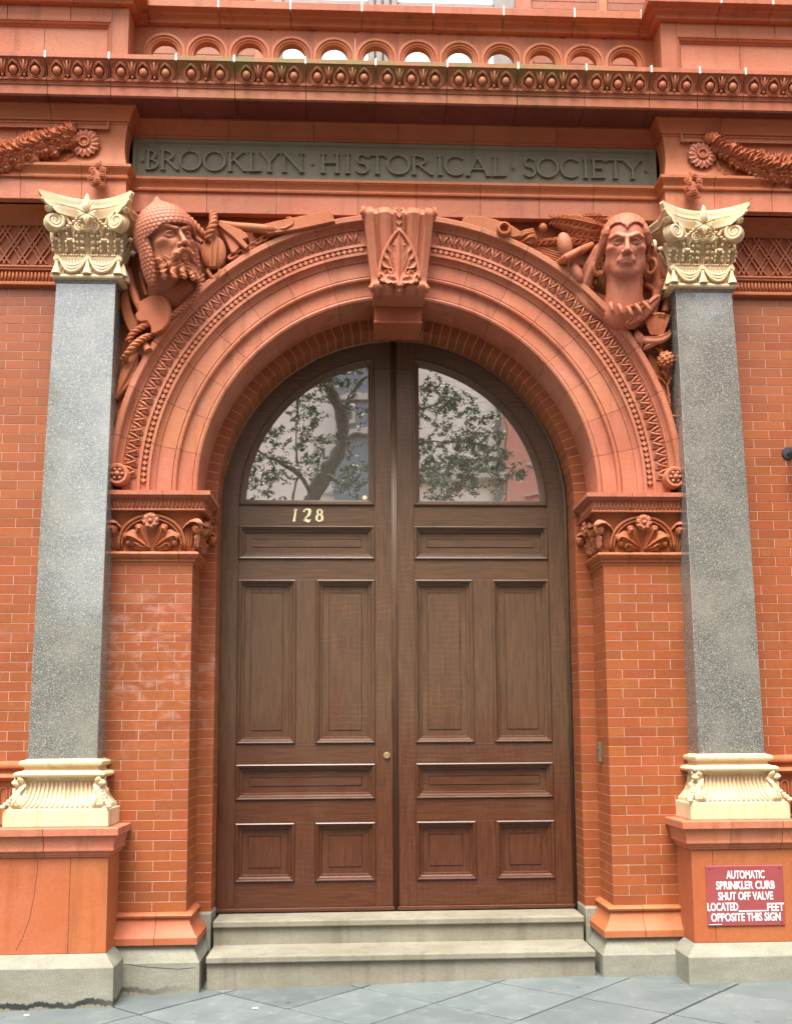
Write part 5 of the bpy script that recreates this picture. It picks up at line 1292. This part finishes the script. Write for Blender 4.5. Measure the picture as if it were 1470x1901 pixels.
def dsp1(V, nn):
    x, y, z = V[:, 0], V[:, 1], V[:, 2]
    low = 1 / (1 + np.exp((z + .30 - .5 * np.clip(np.abs(x) - .12, 0, .12)) * 60)) * (z > -.64); mou = np.exp(-((z + .235 + np.abs(x) * .35) / .035) ** 2) * (y > .3) * (np.abs(x) > .02)
    m = np.clip(low + mou, 0, 1) * (y > -.05)
    ph = np.abs(x) * 70 + 7 * np.sin(z * 19 + 1.3) + 4 * np.sin(y * 23 + z * 9)
    st = np.sin(ph) * .008 + np.sin(ph * .5 + z * 38 + 2 * np.sign(x)) * .009
    return st * m
V, Q = S.mesh('h', dsp1); place(V, Q, 'head', nb_, M['terra'], *T1)
S = Sdf(-.58, .58, -.62, .58, -.80, .86, .0105)
S.u(S.e((0, -.03, .13), (.395, .475, .46)), .01)
S.u(S.cap((0, -.04, .42), (0, -.05, .70), .16, .018), .13)
S.cut(np.maximum(np.maximum(S.Z - .185 + .9 * np.maximum(np.abs(S.X) - .20, 0), .09 - S.Y - .35 * np.maximum(.1 - S.Z, 0) * 0), -S.Z - 1.2), .012)
for x in (-1, 1):
    S.u(S.e((x * .340, .00, -.20), (.060, .15, .44)), .03)
S.cut(S.e((0, .32, -.22), (.295, .42, .36)), .01)
S.cut(S.cap((-.6, .0, -.72), (.6, .0, -.72), .12, .12), .02)
def dsp2(V, nn):
    x, y, z = V[:, 0], V[:, 1], V[:, 2]
    r_ = np.sqrt(x * x + (y + .03) ** 2); a = np.arctan2(x, y + .03); rows = (z + 2) / .055; ri = np.floor(rows)
    nsc = np.where(z > .46, 22, 42); u = (a / (2 * math.pi) * nsc + .5 * (ri % 2)) % 1 - .5; v = rows - ri
    e = np.sqrt((u * 1.75) ** 2 + ((v - .95) * .95) ** 2)      # rounded scale, lower edge drops
    h = np.clip((.93 - e) * 5, 0, 1) * (.4 + .6 * (1 - v)) * .015
    return h
V, Q = S.mesh('h', dsp2); place(V, Q, 'scale_helmet', nb_, M['terra'], *T1)

# ---- head with swept hair and ring earrings
hb = thing('carved_head', 'carved beardless head with centre-parted hair and ring earrings beside the right capital', 'carved head')
c2 = W(1160, 462, -.17); T2 = (tuple(c2), -10, 15, 2, .41)
S = face(Sdf(-.62, .62, -.55, .62, -1.25, .60, .0135), .3)
S.u(S.e((0, .20, -.36), (.20, .13, .10)), .06)
S.u(S.cap((0, -.03, -.25), (.01, -.02, -1.0), .255, .29), .08); S.u(S.cap((-.16, .10, -.45), (-.04, .20, -1.02), .05, .045), .06); S.u(S.cap((.16, .10, -.45), (.06, .20, -1.02), .05, .045), .06)
S.u(S.cap((-.20, -.16, -.98), (.26, -.16, -.98), .20, .20), .12); S.u(S.cap((-.05, .0, -1.0), (-.42, -.14, -1.02), .14, .10), .08)
for x in (-1, 1):
    S.u(S.e((x * .345, -.01, -.01), (.035, .075, .105)), .02); S.cut(S.e((x * .375, .03, .01), (.03, .035, .065)), .02); S.u(S.e((x * .335, .0, -.12), (.03, .04, .045)), .02)
V, Q = S.mesh('h'); place(V, Q, 'head', hb, M['terra'], *T2)
S = Sdf(-.92, .92, -.66, .52, -1.15, .68, .0145)
S.u(S.e((0, -.07, .17), (.370, .455, .385)), .01)
S.cut(S.e((-.15, .34, .055), (.185, .34, .285)), .015); S.cut(S.e((.15, .34, .055), (.185, .34, .285)), .015); S.cut(S.e((0, .32, -.25), (.36, .40, .40)), .02)
S.cut(S.e((0, .1, -.6), (.30, .5, .55)), .02)
for x, w_ in ((-1, 1), (1, 1)):
    S.u(S.cap((x * .27, .16, .22), (x * .385, .0, -.05), .075, .07), .03); 
    if x < 0:
        S.u(S.cap((-.385, .0, -.02), (-.60, -.05, -.60), .085, .07), .05); S.u(S.cap((-.36, -.02, .05), (-.74, -.10, -.52), .07, .04), .05); S.u(S.cap((-.56, -.06, -.5), (-.62, -.08, -.95), .08, .05), .04)
    else:
        S.u(S.cap((.385, -.06, -.02), (.50, -.10, -.55), .075, .08), .05); S.u(S.cap((.50, -.10, -.55), (.44, -.02, -1.05), .08, .05), .04); S.u(S.cap((.36, -.10, .08), (.60, -.16, -.40), .07, .05), .05)
S.cut(S.e((.36, .04, -.03), (.055, .10, .13)), .02)
def dsp3(V, nn):
    x, y, z = V[:, 0], V[:, 1], V[:, 2]
    ph = np.where(z > .15, np.arctan2(z - .15, np.abs(x) + .02) * 24 + y * 22, (np.abs(x) + z * .42) * 52 + y * 16)
    return (np.sin(ph) * .0045 + np.sin(ph * 2.3 + 1) * .0025) * np.where(z > .2, .5, 1)
V, Q = S.mesh('h', dsp3); place(V, Q, 'hair', hb, M['terra'], *T2)
for x in (-1, 1):
    cc = Vector((x * .375, .04, -.27)); P_ = [place_pt((cc.x + .015 * math.sin(a), cc.y + .085 * math.sin(a) * x * -.3 + .02, cc.z + .098 * math.cos(a)), *T2) + Vector((x * .030 * math.sin(a), 0, 0)) for a in [2 * math.pi * i / 24 for i in range(25)]]
    P_ = [place_pt((cc.x + .03 * x + .080 * math.sin(a), cc.y - .03 + .04 * math.sin(a) * x, cc.z + .112 * math.cos(a)), *T2) for a in [2 * math.pi * i / 24 for i in range(25)]]
    obj('earring', G().tube(P_, .0130, 10).mesh(smooth_=True), M['terra_orange'], hb)
for i in range(5):
    u = -.8 + .4 * i; p = place_pt((.31 * u + .03, .29 - .14 * abs(u), -.83 - .10 * (1 - abs(u))), *T2)
    g = G().tube(smooth([p, p + Vector((.006 + .01 * u, -.025, -.025)), p + Vector((.018 + .02 * u, -.030, -.060)), p + Vector((.034 + .02 * u, -.018, -.082))], 4), [.014, .014, .0145, .014, .014, .0135, .013, .012, .011, .009, .007, .004, .002], 8)
    obj('claw_bead', g.mesh(smooth_=True), M['terra'], hb)
    p = place_pt((.31 * (u + .2) + .03, .27 - .14 * abs(u), -.82 - .10 * (1 - abs(u))), *T2); obj('bead', G().ell(p, (.014, .014, .014), 10, 8).mesh(smooth_=True), M['terra_orange'], hb)

# ================================================================== TROPHIES IN THE SPANDRELS
def wp(u, v, y): p = W(u, v, y); return (p.x, p.y, p.z)
def path(L, y): return [wp(a[0], a[1], a[2] if len(a) > 2 else y) for a in L]
lt = thing('spandrel_relief', 'terracotta relief of rope, axe blade, curved knife, oval block and chain', 'relief')
def Lp_(n, g, m='terra_orange', ang=45): return obj(n, g.mesh(smooth_=True, angle=ang), M[m], lt)
Lp_('rope', G().rope(path([(374, 508, -.06), (372, 530, -.07), (352, 560, -.09), (330, 578, -.10), (312, 592, -.09)], 0), .020, 11))
Lp_('rope', G().rope(path([(282, 600, -.08), (262, 608, -.11), (246, 620, -.11), (238, 634, -.10)], 0), .021, 11))
Lp_('rope', G().rope(path([(282, 624, -.06), (268, 627, -.11), (250, 640, -.13), (238, 655, -.12), (228, 668, -.07)], 0), .022, 11))
Lp_('axe_blade', G().plate([(270, 552), (285, 545), (300, 546), (311, 554), (317, 568), (318, 584), (313, 600), (303, 612), (290, 619), (280, 619), (279, 606), (272, 596), (262, 598), (253, 594), (250, 584), (256, 574), (254, 562), (262, 556)], -.125, .02, .010), ang=30)
Lp_('axe_handle', G().tube(path([(236, 500, -.03), (244, 530, -.05), (254, 560, -.09), (262, 580, -.10)], 0), [.028, .030, .026, .016], 10))
Lp_('cloth_fold', G().tube(path([(262, 505, -.02), (266, 530, -.03), (272, 548, -.07)], 0), [.018, .016, .008], 8))
Lp_('curved_knife', G().plate([(236, 528), (228, 534), (223, 550), (223, 568), (228, 590), (236, 608), (243, 620), (256, 610), (262, 606), (252, 592), (244, 574), (240, 556), (238, 540)], -.065, .02, .008), ang=30)
Lp_('chest_drapery', G().ell(wp(322, 545, .01), (.17, .10, .14), 24, 14).ell(wp(330, 548, -.01), (.13, .045, .03), 14, 8))
Lp_('spear_head', G().plate([(257, 653), (240, 660), (226, 680), (218, 705), (213, 735), (216, 741), (228, 728), (246, 708), (256, 694)], -.070, .02, .010), ang=25)
Lp_('spear_ridge', G().tube(path([(256, 656, -.072), (236, 694, -.078), (215, 738, -.070)], 0), [.008, .012, .004], 6))
obj('nail_head', G().ell(wp(248.5, 695, -.075), (.006, .006, .006), 8, 6), M['lead'], lt)
Lp_('peg', G().tube(path([(262, 632, -.06), (276, 652, -.10)], 0), .026, 16))
Lp_('root_carving', G().leaf(path([(238, 728, 0), (232, 745, -.02), (222, 772, -.03), (218, 800, -.01)], 0), .05, lobes=3, nu=14))
Lp_('rope', G().rope(path([(336, 398, -.06), (350, 406, -.10), (364, 420, -.10), (380, 438, -.08), (388, 446, -.06)], 0), .024, 11))
Lp_('rope', G().rope(path([(396, 396, -.10), (396, 414, -.13), (390, 430, -.13), (386, 446, -.11)], 0), .027, 11))
ov = [(396 + 23 * math.cos(a), 466 + 31 * math.sin(a)) for a in [2 * math.pi * i / 26 for i in range(26)]]
Lp_('oval_block', G().plate(ov, -.105, .02, .012, .010), ang=35)
for du in (-5, 5): Lp_('block_strap', G().tube(path([(399 + du, 442, -.115), (397 + du, 466, -.124), (395 + du * .8, 494, -.112)], 0), .0065, 6))
Lp_('fork', G().tube(path([(388, 492, -.06), (386, 503, -.08), (392, 514, -.08), (400, 522, -.07)], 0), [.012, .014, .016, .012], 8).tube(path([(404, 492, -.06), (408, 504, -.08), (402, 514, -.08), (398, 524, -.07)], 0), [.012, .014, .016, .012], 8))
Lp_('anchor_fluke', G().plate([(400, 415), (412, 432), (425, 460), (430, 470), (438, 468), (446, 458), (440, 448), (428, 436), (416, 424)], -.095, .02, .008), ang=30)
Lp_('anchor_fluke', G().plate([(400, 412), (420, 414), (446, 424), (458, 432), (461, 440), (452, 444), (462, 456), (456, 462), (444, 452), (430, 438), (414, 426)], -.115, .02, .008), ang=30)
Lp_('spar', G().tube(path([(408, 415, -.06), (440, 420, -.09), (480, 424, -.10), (512, 427, -.09), (550, 431, -.04)], 0), [.022, .026, .030, .030, .014], 12))
for u in (498, 503, 508): Lp_('spar_ring', G().tube([Vector(wp(u, 426, -.095)) + Vector((0, math.sin(a) * .032, math.cos(a) * .032)) for a in [2 * math.pi * i / 14 for i in range(15)]], .005, 6))
Lp_('hook', G().tube(path([(512, 427, -.10), (530, 424, -.11), (543, 417, -.11), (545, 409, -.11), (538, 404, -.10), (532, 405, -.09)], 0), [.014, .013, .012, .011, .010, .008], 8))
Lp_('plank', G().plate([(466, 420), (508, 410), (610, 389), (616, 393), (622, 410), (560, 424), (500, 434)], -.115, .02, .006), ang=30)
Lp_('slanting_stick', G().tube(path([(340, 425, .0), (376, 450, -.02)], 0), .014, 8))
for i, (u, v, a) in enumerate(((432, 475, .1), (446, 470, -.5), (458, 463, .2), (470, 455, -.6), (480, 447, .1), (490, 442, -.7))):
    c_ = Vector(wp(u, v, -.070)); dr = Vector((math.cos(R(35)), 0, math.sin(R(35)))); q_ = Vector((-dr.z, -.5 if i % 2 else .3, dr.x)).normalized()
    Lp_('chain_link', G().tube([c_ + dr * .030 * math.cos(b) + q_ * .015 * math.sin(b) for b in [2 * math.pi * k / 14 for k in range(15)]], .009, 7))

rt = thing('spandrel_relief', 'terracotta relief of feathers, club, paddle, wheat sheaf, ribbon and pine cone', 'relief')
def Rp_(n, g, m='terra_orange', ang=45): return obj(n, g.mesh(smooth_=True, angle=ang), M[m], rt)
Rp_('paddle', G().plate([(856, 412), (860, 402), (870, 398), (895, 399), (920, 405), (950, 416), (968, 428), (970, 438), (955, 442), (930, 440), (900, 432), (870, 424)], -.085, .02, .012), ang=30)
c_ = Vector(wp(936, 423, -.115)); Rp_('pipe_ring', G().lathe(c_, [(.026, -.12), (.026, .002), (.032, .010), (.042, .008), (.048, -.004), (.050, -.05), (.044, -.14)], 24), ang=40)
Rp_('peg', G().tube(path([(902, 425, -.04), (925, 436, -.07)], 0), .018, 8))
for k in range(7): Rp_('tassel_strand', G().tube(smooth([Vector(p) for p in path([(952 + k * 2, 446 + k * 1.5, -.04), (970 + k * 2.5, 430 + k * 2, -.07 - .008 * (k % 3)), (990 + k, 425 + k * 3, -.06)], 0)], 5), .0075, 6))
for k in range(5): Rp_('arrow_shaft', G().tube(path([(966 + k * 3, 448 + k * 5, -.02), (1045 + k * 2, 472 + k * 5.5, -.05)], 0), .007, 6))
c_ = Vector(wp(1008, 422, -.055)); Rp_('small_gourd', G().ell(c_, (.028, .025, .030), 12, 9))
for L_, w_, nl in (([(1135, 428, -.05), (1090, 415, -.08), (1050, 408, -.08), (1022, 408, -.06)], .062, 5), ([(1140, 405, -.03), (1110, 402, -.06), (1080, 404, -.05)], .045, 4), ([(1120, 450, -.04), (1080, 446, -.05), (1030, 446, -.06), (988, 452, -.04)], .034, 6), ([(1125, 436, -.04), (1085, 432, -.06), (1050, 430, -.05)], .04, 4)):
    Rp_('feather', G().leaf(path(L_, 0), w_, lobes=nl, nu=24, nv=12, lobe_amp=.18, rib=.30, curl=.30, thick=.016))
    pp = smooth([Vector(p) for p in path(L_, 0)], 8)
    for i in range(3, len(pp) - 2):
        t_ = (pp[i + 1] - pp[i]).normalized(); sd2 = t_.cross(Vector((0, -1, 0)))
        for sg in (-1, 1): Rp_('barb', G().tube([pp[i] + Vector((0, -.012, 0)), pp[i] + t_ * .012 + sd2 * sg * w_ * .35 + Vector((0, -.010, 0)), pp[i] + t_ * .030 + sd2 * sg * w_ * .62 + Vector((0, -.004, 0))], [.003, .0035, .002], 4)) if i % 2 == 0 else None
Rp_('club_head', G().ell(wp(1048, 454, -.12), (.050, .045, .085), 18, 12, rot=Matrix.Rotation(R(-10), 3, 'Y')), 'terra')
Rp_('club_butt', G().ell(wp(1070, 505, -.09), (.034, .034, .075), 16, 10, rot=Matrix.Rotation(R(-24), 3, 'Y')), 'terra')
Rp_('club_binding', G().tube(path([(1036, 488, -.06), (1052, 478, -.15), (1075, 466, -.13), (1098, 455, -.06)], 0), [.022, .028, .028, .024], 12))
for k in range(7):
    c_ = Vector(wp(1050 + k * 5, 479 - k * 2.6, -.135)); Rp_('cord_turn', G().tube([c_ + Vector((math.cos(b) * .010, math.sin(b) * .026, math.sin(b + 1.5) * .030)) for b in [2 * math.pi * i / 12 for i in range(13)]], .005, 5))
Rp_('flute', G().tube(path([(1078, 490, -.05), (1116, 508, -.10)], 0), .018, 14).tube(path([(1112, 506, -.10), (1118, 509, -.102)], 0), .022, 14))
for k, (u, v, r_) in enumerate(((1098, 492, .025), (1106, 484, .022), (1092, 508, .028), (1104, 522, .030), (1096, 534, .026), (1112, 500, .018))): Rp_('bead', G().ell(wp(u, v, -.04), (r_, r_, r_), 10, 8))
for L_, w_ in (([(1070, 520, -.03), (1082, 545, -.06), (1110, 575, -.07), (1140, 600, -.05)], .045), ([(1096, 540, -.03), (1125, 560, -.05), (1150, 590, -.06), (1165, 612, -.04)], .05), ([(1135, 585, -.03), (1160, 612, -.05), (1178, 635, -.04)], .05)):
    Rp_('cloak_fold', G().leaf(path(L_, 0), w_, lobes=1, lobe_amp=.1, nu=18, nv=8, curl=.5, rib=.25, thick=.02), 'terra')
Rp_('broad_feather', G().plate([(1158, 602), (1170, 590), (1188, 570), (1205, 555), (1216, 545), (1228, 545), (1226, 556), (1214, 572), (1200, 590), (1182, 598), (1166, 606)], -.145, -.02, .010, .006), 'terra', 30)
Rp_('quill', G().tube(path([(1162, 600, -.15), (1190, 574, -.160), (1222, 549, -.15)], 0), .006, 6))
Rp_('drape_roll', G().tube(smooth([Vector(p) for p in path([(1192, 532, -.06), (1202, 529, -.10), (1212, 536, -.11), (1218, 548, -.09)], 0)], 5), .020, 10))
Rp_('braid', G().rope(path([(1218, 545, -.09), (1226, 528, -.10), (1234, 512, -.08)], 0), .026, 11), 'terra_orange')
for k in range(3): Rp_('hanging_strap', G().tube(path([(1196 + k * 9, 500, -.03), (1200 + k * 8, 530, -.05), (1195 + k * 9, 560, -.03)], 0), .015, 8))
Rp_('club_shaft', G().tube(path([(1240, 545, -.03), (1234, 580, -.05)], 0), [.024, .028], 10))
Rp_('wheat_sheaf', G().lathe(wp(1219, 622, -.06), [(.028, .0), (.036, .04), (.055, .085), (.072, .118), (.066, .128), (.03, .132), (.0, .13)], 24, axis='Z', fn=lambda a, r: 1 + .07 * math.sin(a * 11)))
for k in range(15):
    a = (k - 7) / 7; Rp_('straw', G().tube(path([(1219 + a * 11, 621, -.10), (1219 + a * 20, 598, -.125 + .02 * abs(a)), (1219 + a * 25, 584, -.115 + .03 * abs(a))], 0), .0048, 5))
Rp_('ribbon_band', G().leaf(path([(1183, 628, -.06), (1200, 626, -.12), (1222, 626, -.13), (1240, 618, -.10), (1244, 610, -.06)], 0), .030, (0, -.9, .5), lobes=1, lobe_amp=0, nu=20, curl=.5, thick=.012), 'terra')
Rp_('ribbon_loop', G().leaf(path([(1180, 608, -.03), (1186, 618, -.09), (1192, 634, -.10), (1190, 650, -.06)], 0), .030, lobes=1, lobe_amp=.1, nu=16, curl=.6, thick=.014), 'terra')
Rp_('ribbon_band', G().leaf(path([(1192, 650, -.07), (1205, 640, -.12), (1225, 634, -.12)], 0), .018, lobes=1, lobe_amp=0, nu=14, curl=.4, thick=.012), 'terra')
cc = Vector(wp(1236, 668, -.09)); Rp_('pine_cone', G().ell(cc, (.052, .045, .055), 16, 12))
g = G()
for i in range(46):
    a = i * 2.39996; h = 1 - 2 * (i + .5) / 46; r_ = math.sqrt(1 - h * h)
    if math.sin(a) > .3: continue
    g.ell(cc + Vector((math.cos(a) * r_ * .050, math.sin(a) * r_ * .044, h * .053)), (.011, .009, .009), 7, 5)
Rp_('cone_scale', g)
Rp_('cone_stem', G().tube(path([(1212, 640, -.04), (1224, 650, -.06), (1232, 660, -.08)], 0), .016, 8)); Rp_('cone_tip', G().tube(path([(1230, 688, -.06), (1238, 700, -.06)], 0), [.022, .008], 8))
Rp_('hide_panel', G().plate([(1205, 655), (1222, 668), (1232, 700), (1240, 735), (1250, 770), (1252, 800), (1246, 800), (1236, 770), (1224, 730), (1212, 695), (1202, 668)], -.035, .02, .008), 'terra_orange')
Rp_('thong', G().tube(path([(1214, 697, -.045), (1228, 704, -.05), (1238, 716, -.05), (1246, 700, -.045)], 0), .009, 6).tube(path([(1238, 714, -.05), (1241, 732, -.05), (1243, 750, -.045)], 0), .007, 6))
for k in range(8): Rp_('stud', G().ell(wp(1240 + (k % 2) * 4, 728 + k * 5, -.046), (.006, .006, .006), 7, 5))
for v in (772, 790): Rp_('binding', G().tube(path([(1242, v, -.04), (1256, v + 1, -.04)], 0), .008, 6))

# ================================================================== ACROSS THE STREET (seen mirrored in the glass and the granite)
def RW(u, v, Yo, Yg=.582):
    p = W(u, v, Yg); d = (p - CAM); k = (p.y - Yo) / d.y; return Vector((p.x + d.x * k, Yo, p.z + d.z * k))
def building(name, label, x0, x1, y0, y1, h, mat, wins, trims, cat='building'):
    b = thing(name, label, cat); obj('wall', G().box(x0, x1, y0, y1, -.3, h), M[mat], b)
    for (a, c, z0, z1) in wins:
        f = obj('window', rect_ring(a, c, z0, z1, [(0, -.02), (0, .06), (.08, .06), (.10, .02)], False), M['trim'], b); f.location = (0, y1, 0)
        # the ring is built facing -Y: turn it to the street
        f.scale = (1, 1, 1)
        obj('pane', G().box(a + .1, c - .1, y1 + .005, y1 + .02, z0 + .1, z1 - .1), M['winframe'], f).matrix_parent_inverse = f.matrix_world.inverted()
    for (a, c, z0, z1, d) in trims: obj('trim', G().box(a, c, y1, y1 + d, z0, z1), M['trim'], b)
    return b
xr = RW(935, 850, -20).x; xl = RW(600, 850, -20).x
led = RW(860, 895, -20).z; lt_ = RW(860, 880, -20).z
crm = building('cream_building', 'tall cream stuccoed building across the street, mirrored behind leaves in both arched panes', -1.9, xr, -28, -20, 17, 'creamwall', [(-1.5, -.4, 7.9, 9.6), (2.2, 3.3, 4.0, 6.0), (-1.4, -.3, 3.6, 5.6)], [(xl + 1.2, xr, led, lt_, .35)])
obj('downpipe', G().tube([(RW(922, 800, -19.9).x, -19.85, 0), (RW(922, 800, -19.9).x, -19.85, 16.9)], .07, 8), M['winframe'], crm)
for z in np.arange(9.0, 16.5, .22): obj('clapboard', G().box(1.6, xr - .02, -20, -19.975, z, z + .205), M['creamwall'], crm)
building('salmon_building', 'salmon pink building across the street, mirrored at the right of the right door pane', xr + .01, 8.9, -28, -19.8, 14, 'pinkwall', [(xr + 2, xr + 3, 5, 7)], [(RW(975, 919, -19.8).x, RW(1003, 919, -19.8).x, RW(975, 924, -19.8).z, RW(975, 921, -19.8).z, .15), (RW(978, 865, -19.8).x, RW(990, 865, -19.8).x, RW(980, 868, -19.8).z, RW(980, 862, -19.8).z, .1)])
building('blue_grey_building', 'blue grey town house across the street, mirrored at the upper right of the left door pane', -2.1 + .2, RW(684, 700, -19.4).x, -19.99, -19.4, 10.0, 'bluewall', [], []) if False else None
x0 = RW(622, 750, -19.4).x; x1 = RW(720, 750, -19.4).x
building('grey_oriel', 'blue grey bay projecting from the building opposite, mirrored upper right in the left door pane', x0, x1, -19.99, -19.3, 14, 'bluewall', [(x0 + .25, x1 - .9, RW(650, 790, -19.4).z, RW(650, 745, -19.4).z)], [(x0, x1, RW(650, 808, -19.3).z, RW(650, 800, -19.3).z, .2), (x0, x1, RW(650, 738, -19.3).z, RW(650, 731, -19.3).z, .12)], 'bay')
building('stone_building', 'grey stone building across the street, beyond the yard wall left of the cream one', -20, -10.2, -28, -20.1, 13, 'trim', [(-18 + i * 2.2, -17 + i * 2.2, 4, 6) for i in range(3)], [])
building('yard_wall', 'low grey yard wall across the street between the stone and cream buildings', -10.19, -5.4, -21, -20.1, 4.4, 'trim', [], [], 'wall')
building('narrow_building', 'narrow pale building across the street, left neighbour of the cream one', -5.39, -1.95, -28, -20.1, 13, 'creamwall', [(-4.6, -3.6, 4, 6), (-4.6, -3.6, 7.6, 9.6)], [])
building('brick_building', 'far brick building across the street, right of the salmon one', 10.6, 22, -28, -19.9, 14, 'terra_deep', [], [])

rng = np.random.default_rng(5)
def leaves(n, centres, spread, size, name='crown'):
    V = []; Fc = []; K = 9
    subs = [np.array(c)[None] + rng.normal(0, 1, (K, 3)) * spread for c in centres]; dirs = rng.normal(0, 1, (len(centres), K, 3)); dirs[..., 2] = abs(dirs[..., 2]) * .6
    for i in range(n):
        ci = rng.integers(len(centres)); k_ = rng.integers(K); p = subs[ci][k_] + dirs[ci, k_] * rng.uniform(-.14, .14) + rng.normal(0, .022, 3)
        a = rng.normal(0, 1, 3); a /= np.linalg.norm(a); b = np.cross(a, rng.normal(0, 1, 3)); b /= np.linalg.norm(b); s_ = size * rng.uniform(.6, 1.3)
        k = len(V); V += [tuple(p - a * s_), tuple(p + b * s_ * .45), tuple(p + a * s_), tuple(p - b * s_ * .45)]; Fc.append((k, k + 1, k + 2, k + 3))
    me = bpy.data.meshes.new(name); me.from_pydata(V, [], Fc); return me
t1 = thing('street_tree', 'kerbside street tree with a thick curved trunk, mirrored in the left door pane', 'tree')
def rp(L_, y): return [RW(u, v, y) for u, v in L_]
TY = -8.6
tr_ = rp([(575, 990), (580, 925), (606, 880), (634, 830), (634, 770), (612, 720), (598, 690), (610, 640)], TY); tr_ = [Vector((tr_[0].x, TY, -.2))] + tr_
obj('trunk', G().tube(smooth(tr_, 4), [.135 - .0016 * i for i in range((len(tr_) - 1) * 4 + 1)], 12).mesh(smooth_=True), M['bark'], t1)
for L_ in ([(580, 925), (540, 870), (500, 850), (470, 830)], [(606, 880), (640, 900), (670, 880)], [(634, 770), (660, 720), (690, 690)], [(612, 720), (570, 690), (540, 660)]):
    q = rp(L_, TY); obj('limb', G().tube(smooth(q, 4), [.045 - .0025 * i for i in range((len(q) - 1) * 4 + 1)], 8).mesh(smooth_=True), M['bark'], t1)
cs = [RW(u, v, TY + rng.uniform(-.5, .5)) for u, v in ((480, 850), (500, 820), (520, 790), (540, 860), (560, 760), (580, 740), (500, 890), (600, 850), (570, 830), (650, 860), (670, 880), (660, 900), (640, 700), (600, 700), (560, 700), (480, 900), (530, 840), (460, 870), (660, 760), (590, 790))]
cs += [Vector((c.x + rng.normal(0, .9), TY + rng.normal(0, .8), c.z + 1.8 + rng.uniform(0, 1.5))) for c in cs]
obj('crown', leaves(12000, [tuple(c) for c in cs], np.array((.22, .30, .20)), .034), M['foliage'], t1, kind='stuff')
t2 = thing('street_tree', 'leafy street tree, mirrored across the left half of the right door pane', 'tree')
TY2 = -9.6; q = rp([(735, 1000), (738, 920), (742, 860), (748, 800)], TY2); q = [Vector((q[0].x, TY2, -.2))] + q
obj('trunk', G().tube(smooth(q, 4), [.09 - .003 * i for i in range((len(q) - 1) * 4 + 1)], 8).mesh(smooth_=True), M['bark'], t2)
for L_ in ([(740, 890), (790, 870), (900, 850)], [(742, 840), (810, 820), (930, 830)], [(744, 830), (775, 790), (800, 730)]):
    qq = rp(L_, TY2); obj('limb', G().tube(smooth(qq, 4), .012, 6), M['bark'], t2)
cs = [RW(u, v, TY2 + rng.uniform(-.4, .4)) for u, v in ((790, 780), (800, 740), (815, 720), (830, 755), (850, 740), (800, 820), (830, 820), (860, 810), (880, 840), (900, 850), (920, 845), (790, 860), (820, 870), (850, 860), (905, 820), (930, 865), (790, 900), (815, 910), (840, 915), (870, 875), (785, 840), (870, 770), (890, 800), (915, 880), (850, 900))]
obj('crown', leaves(8500, [tuple(c) for c in cs], np.array((.16, .25, .14)), .034), M['foliage'], t2, kind='stuff')

# the rest of the building above and beside the picture
ub = struct('building_mass')
g = G(); g.box(-14, 14, 1.2, 9, 7.35, 15); g.box(-14, -3.35, -.05, 9, -.3, 7.3); g.box(3.35, 14, -.05, 9, -.3, 7.3); g.box(-3.34, 3.34, 3.4, 9, -.3, 7.34); g.box(-3.34, 3.34, .61, 3.39, 7.31, 7.34); g.box(-3.34, 3.34, .61, .7, 4.96, 7.3)
obj('outer_wall', g, M['terra_orange'], ub)
print('objects', len(bpy.data.objects), 'tris', sum(len(m.polygons) * 2 for m in bpy.data.meshes))
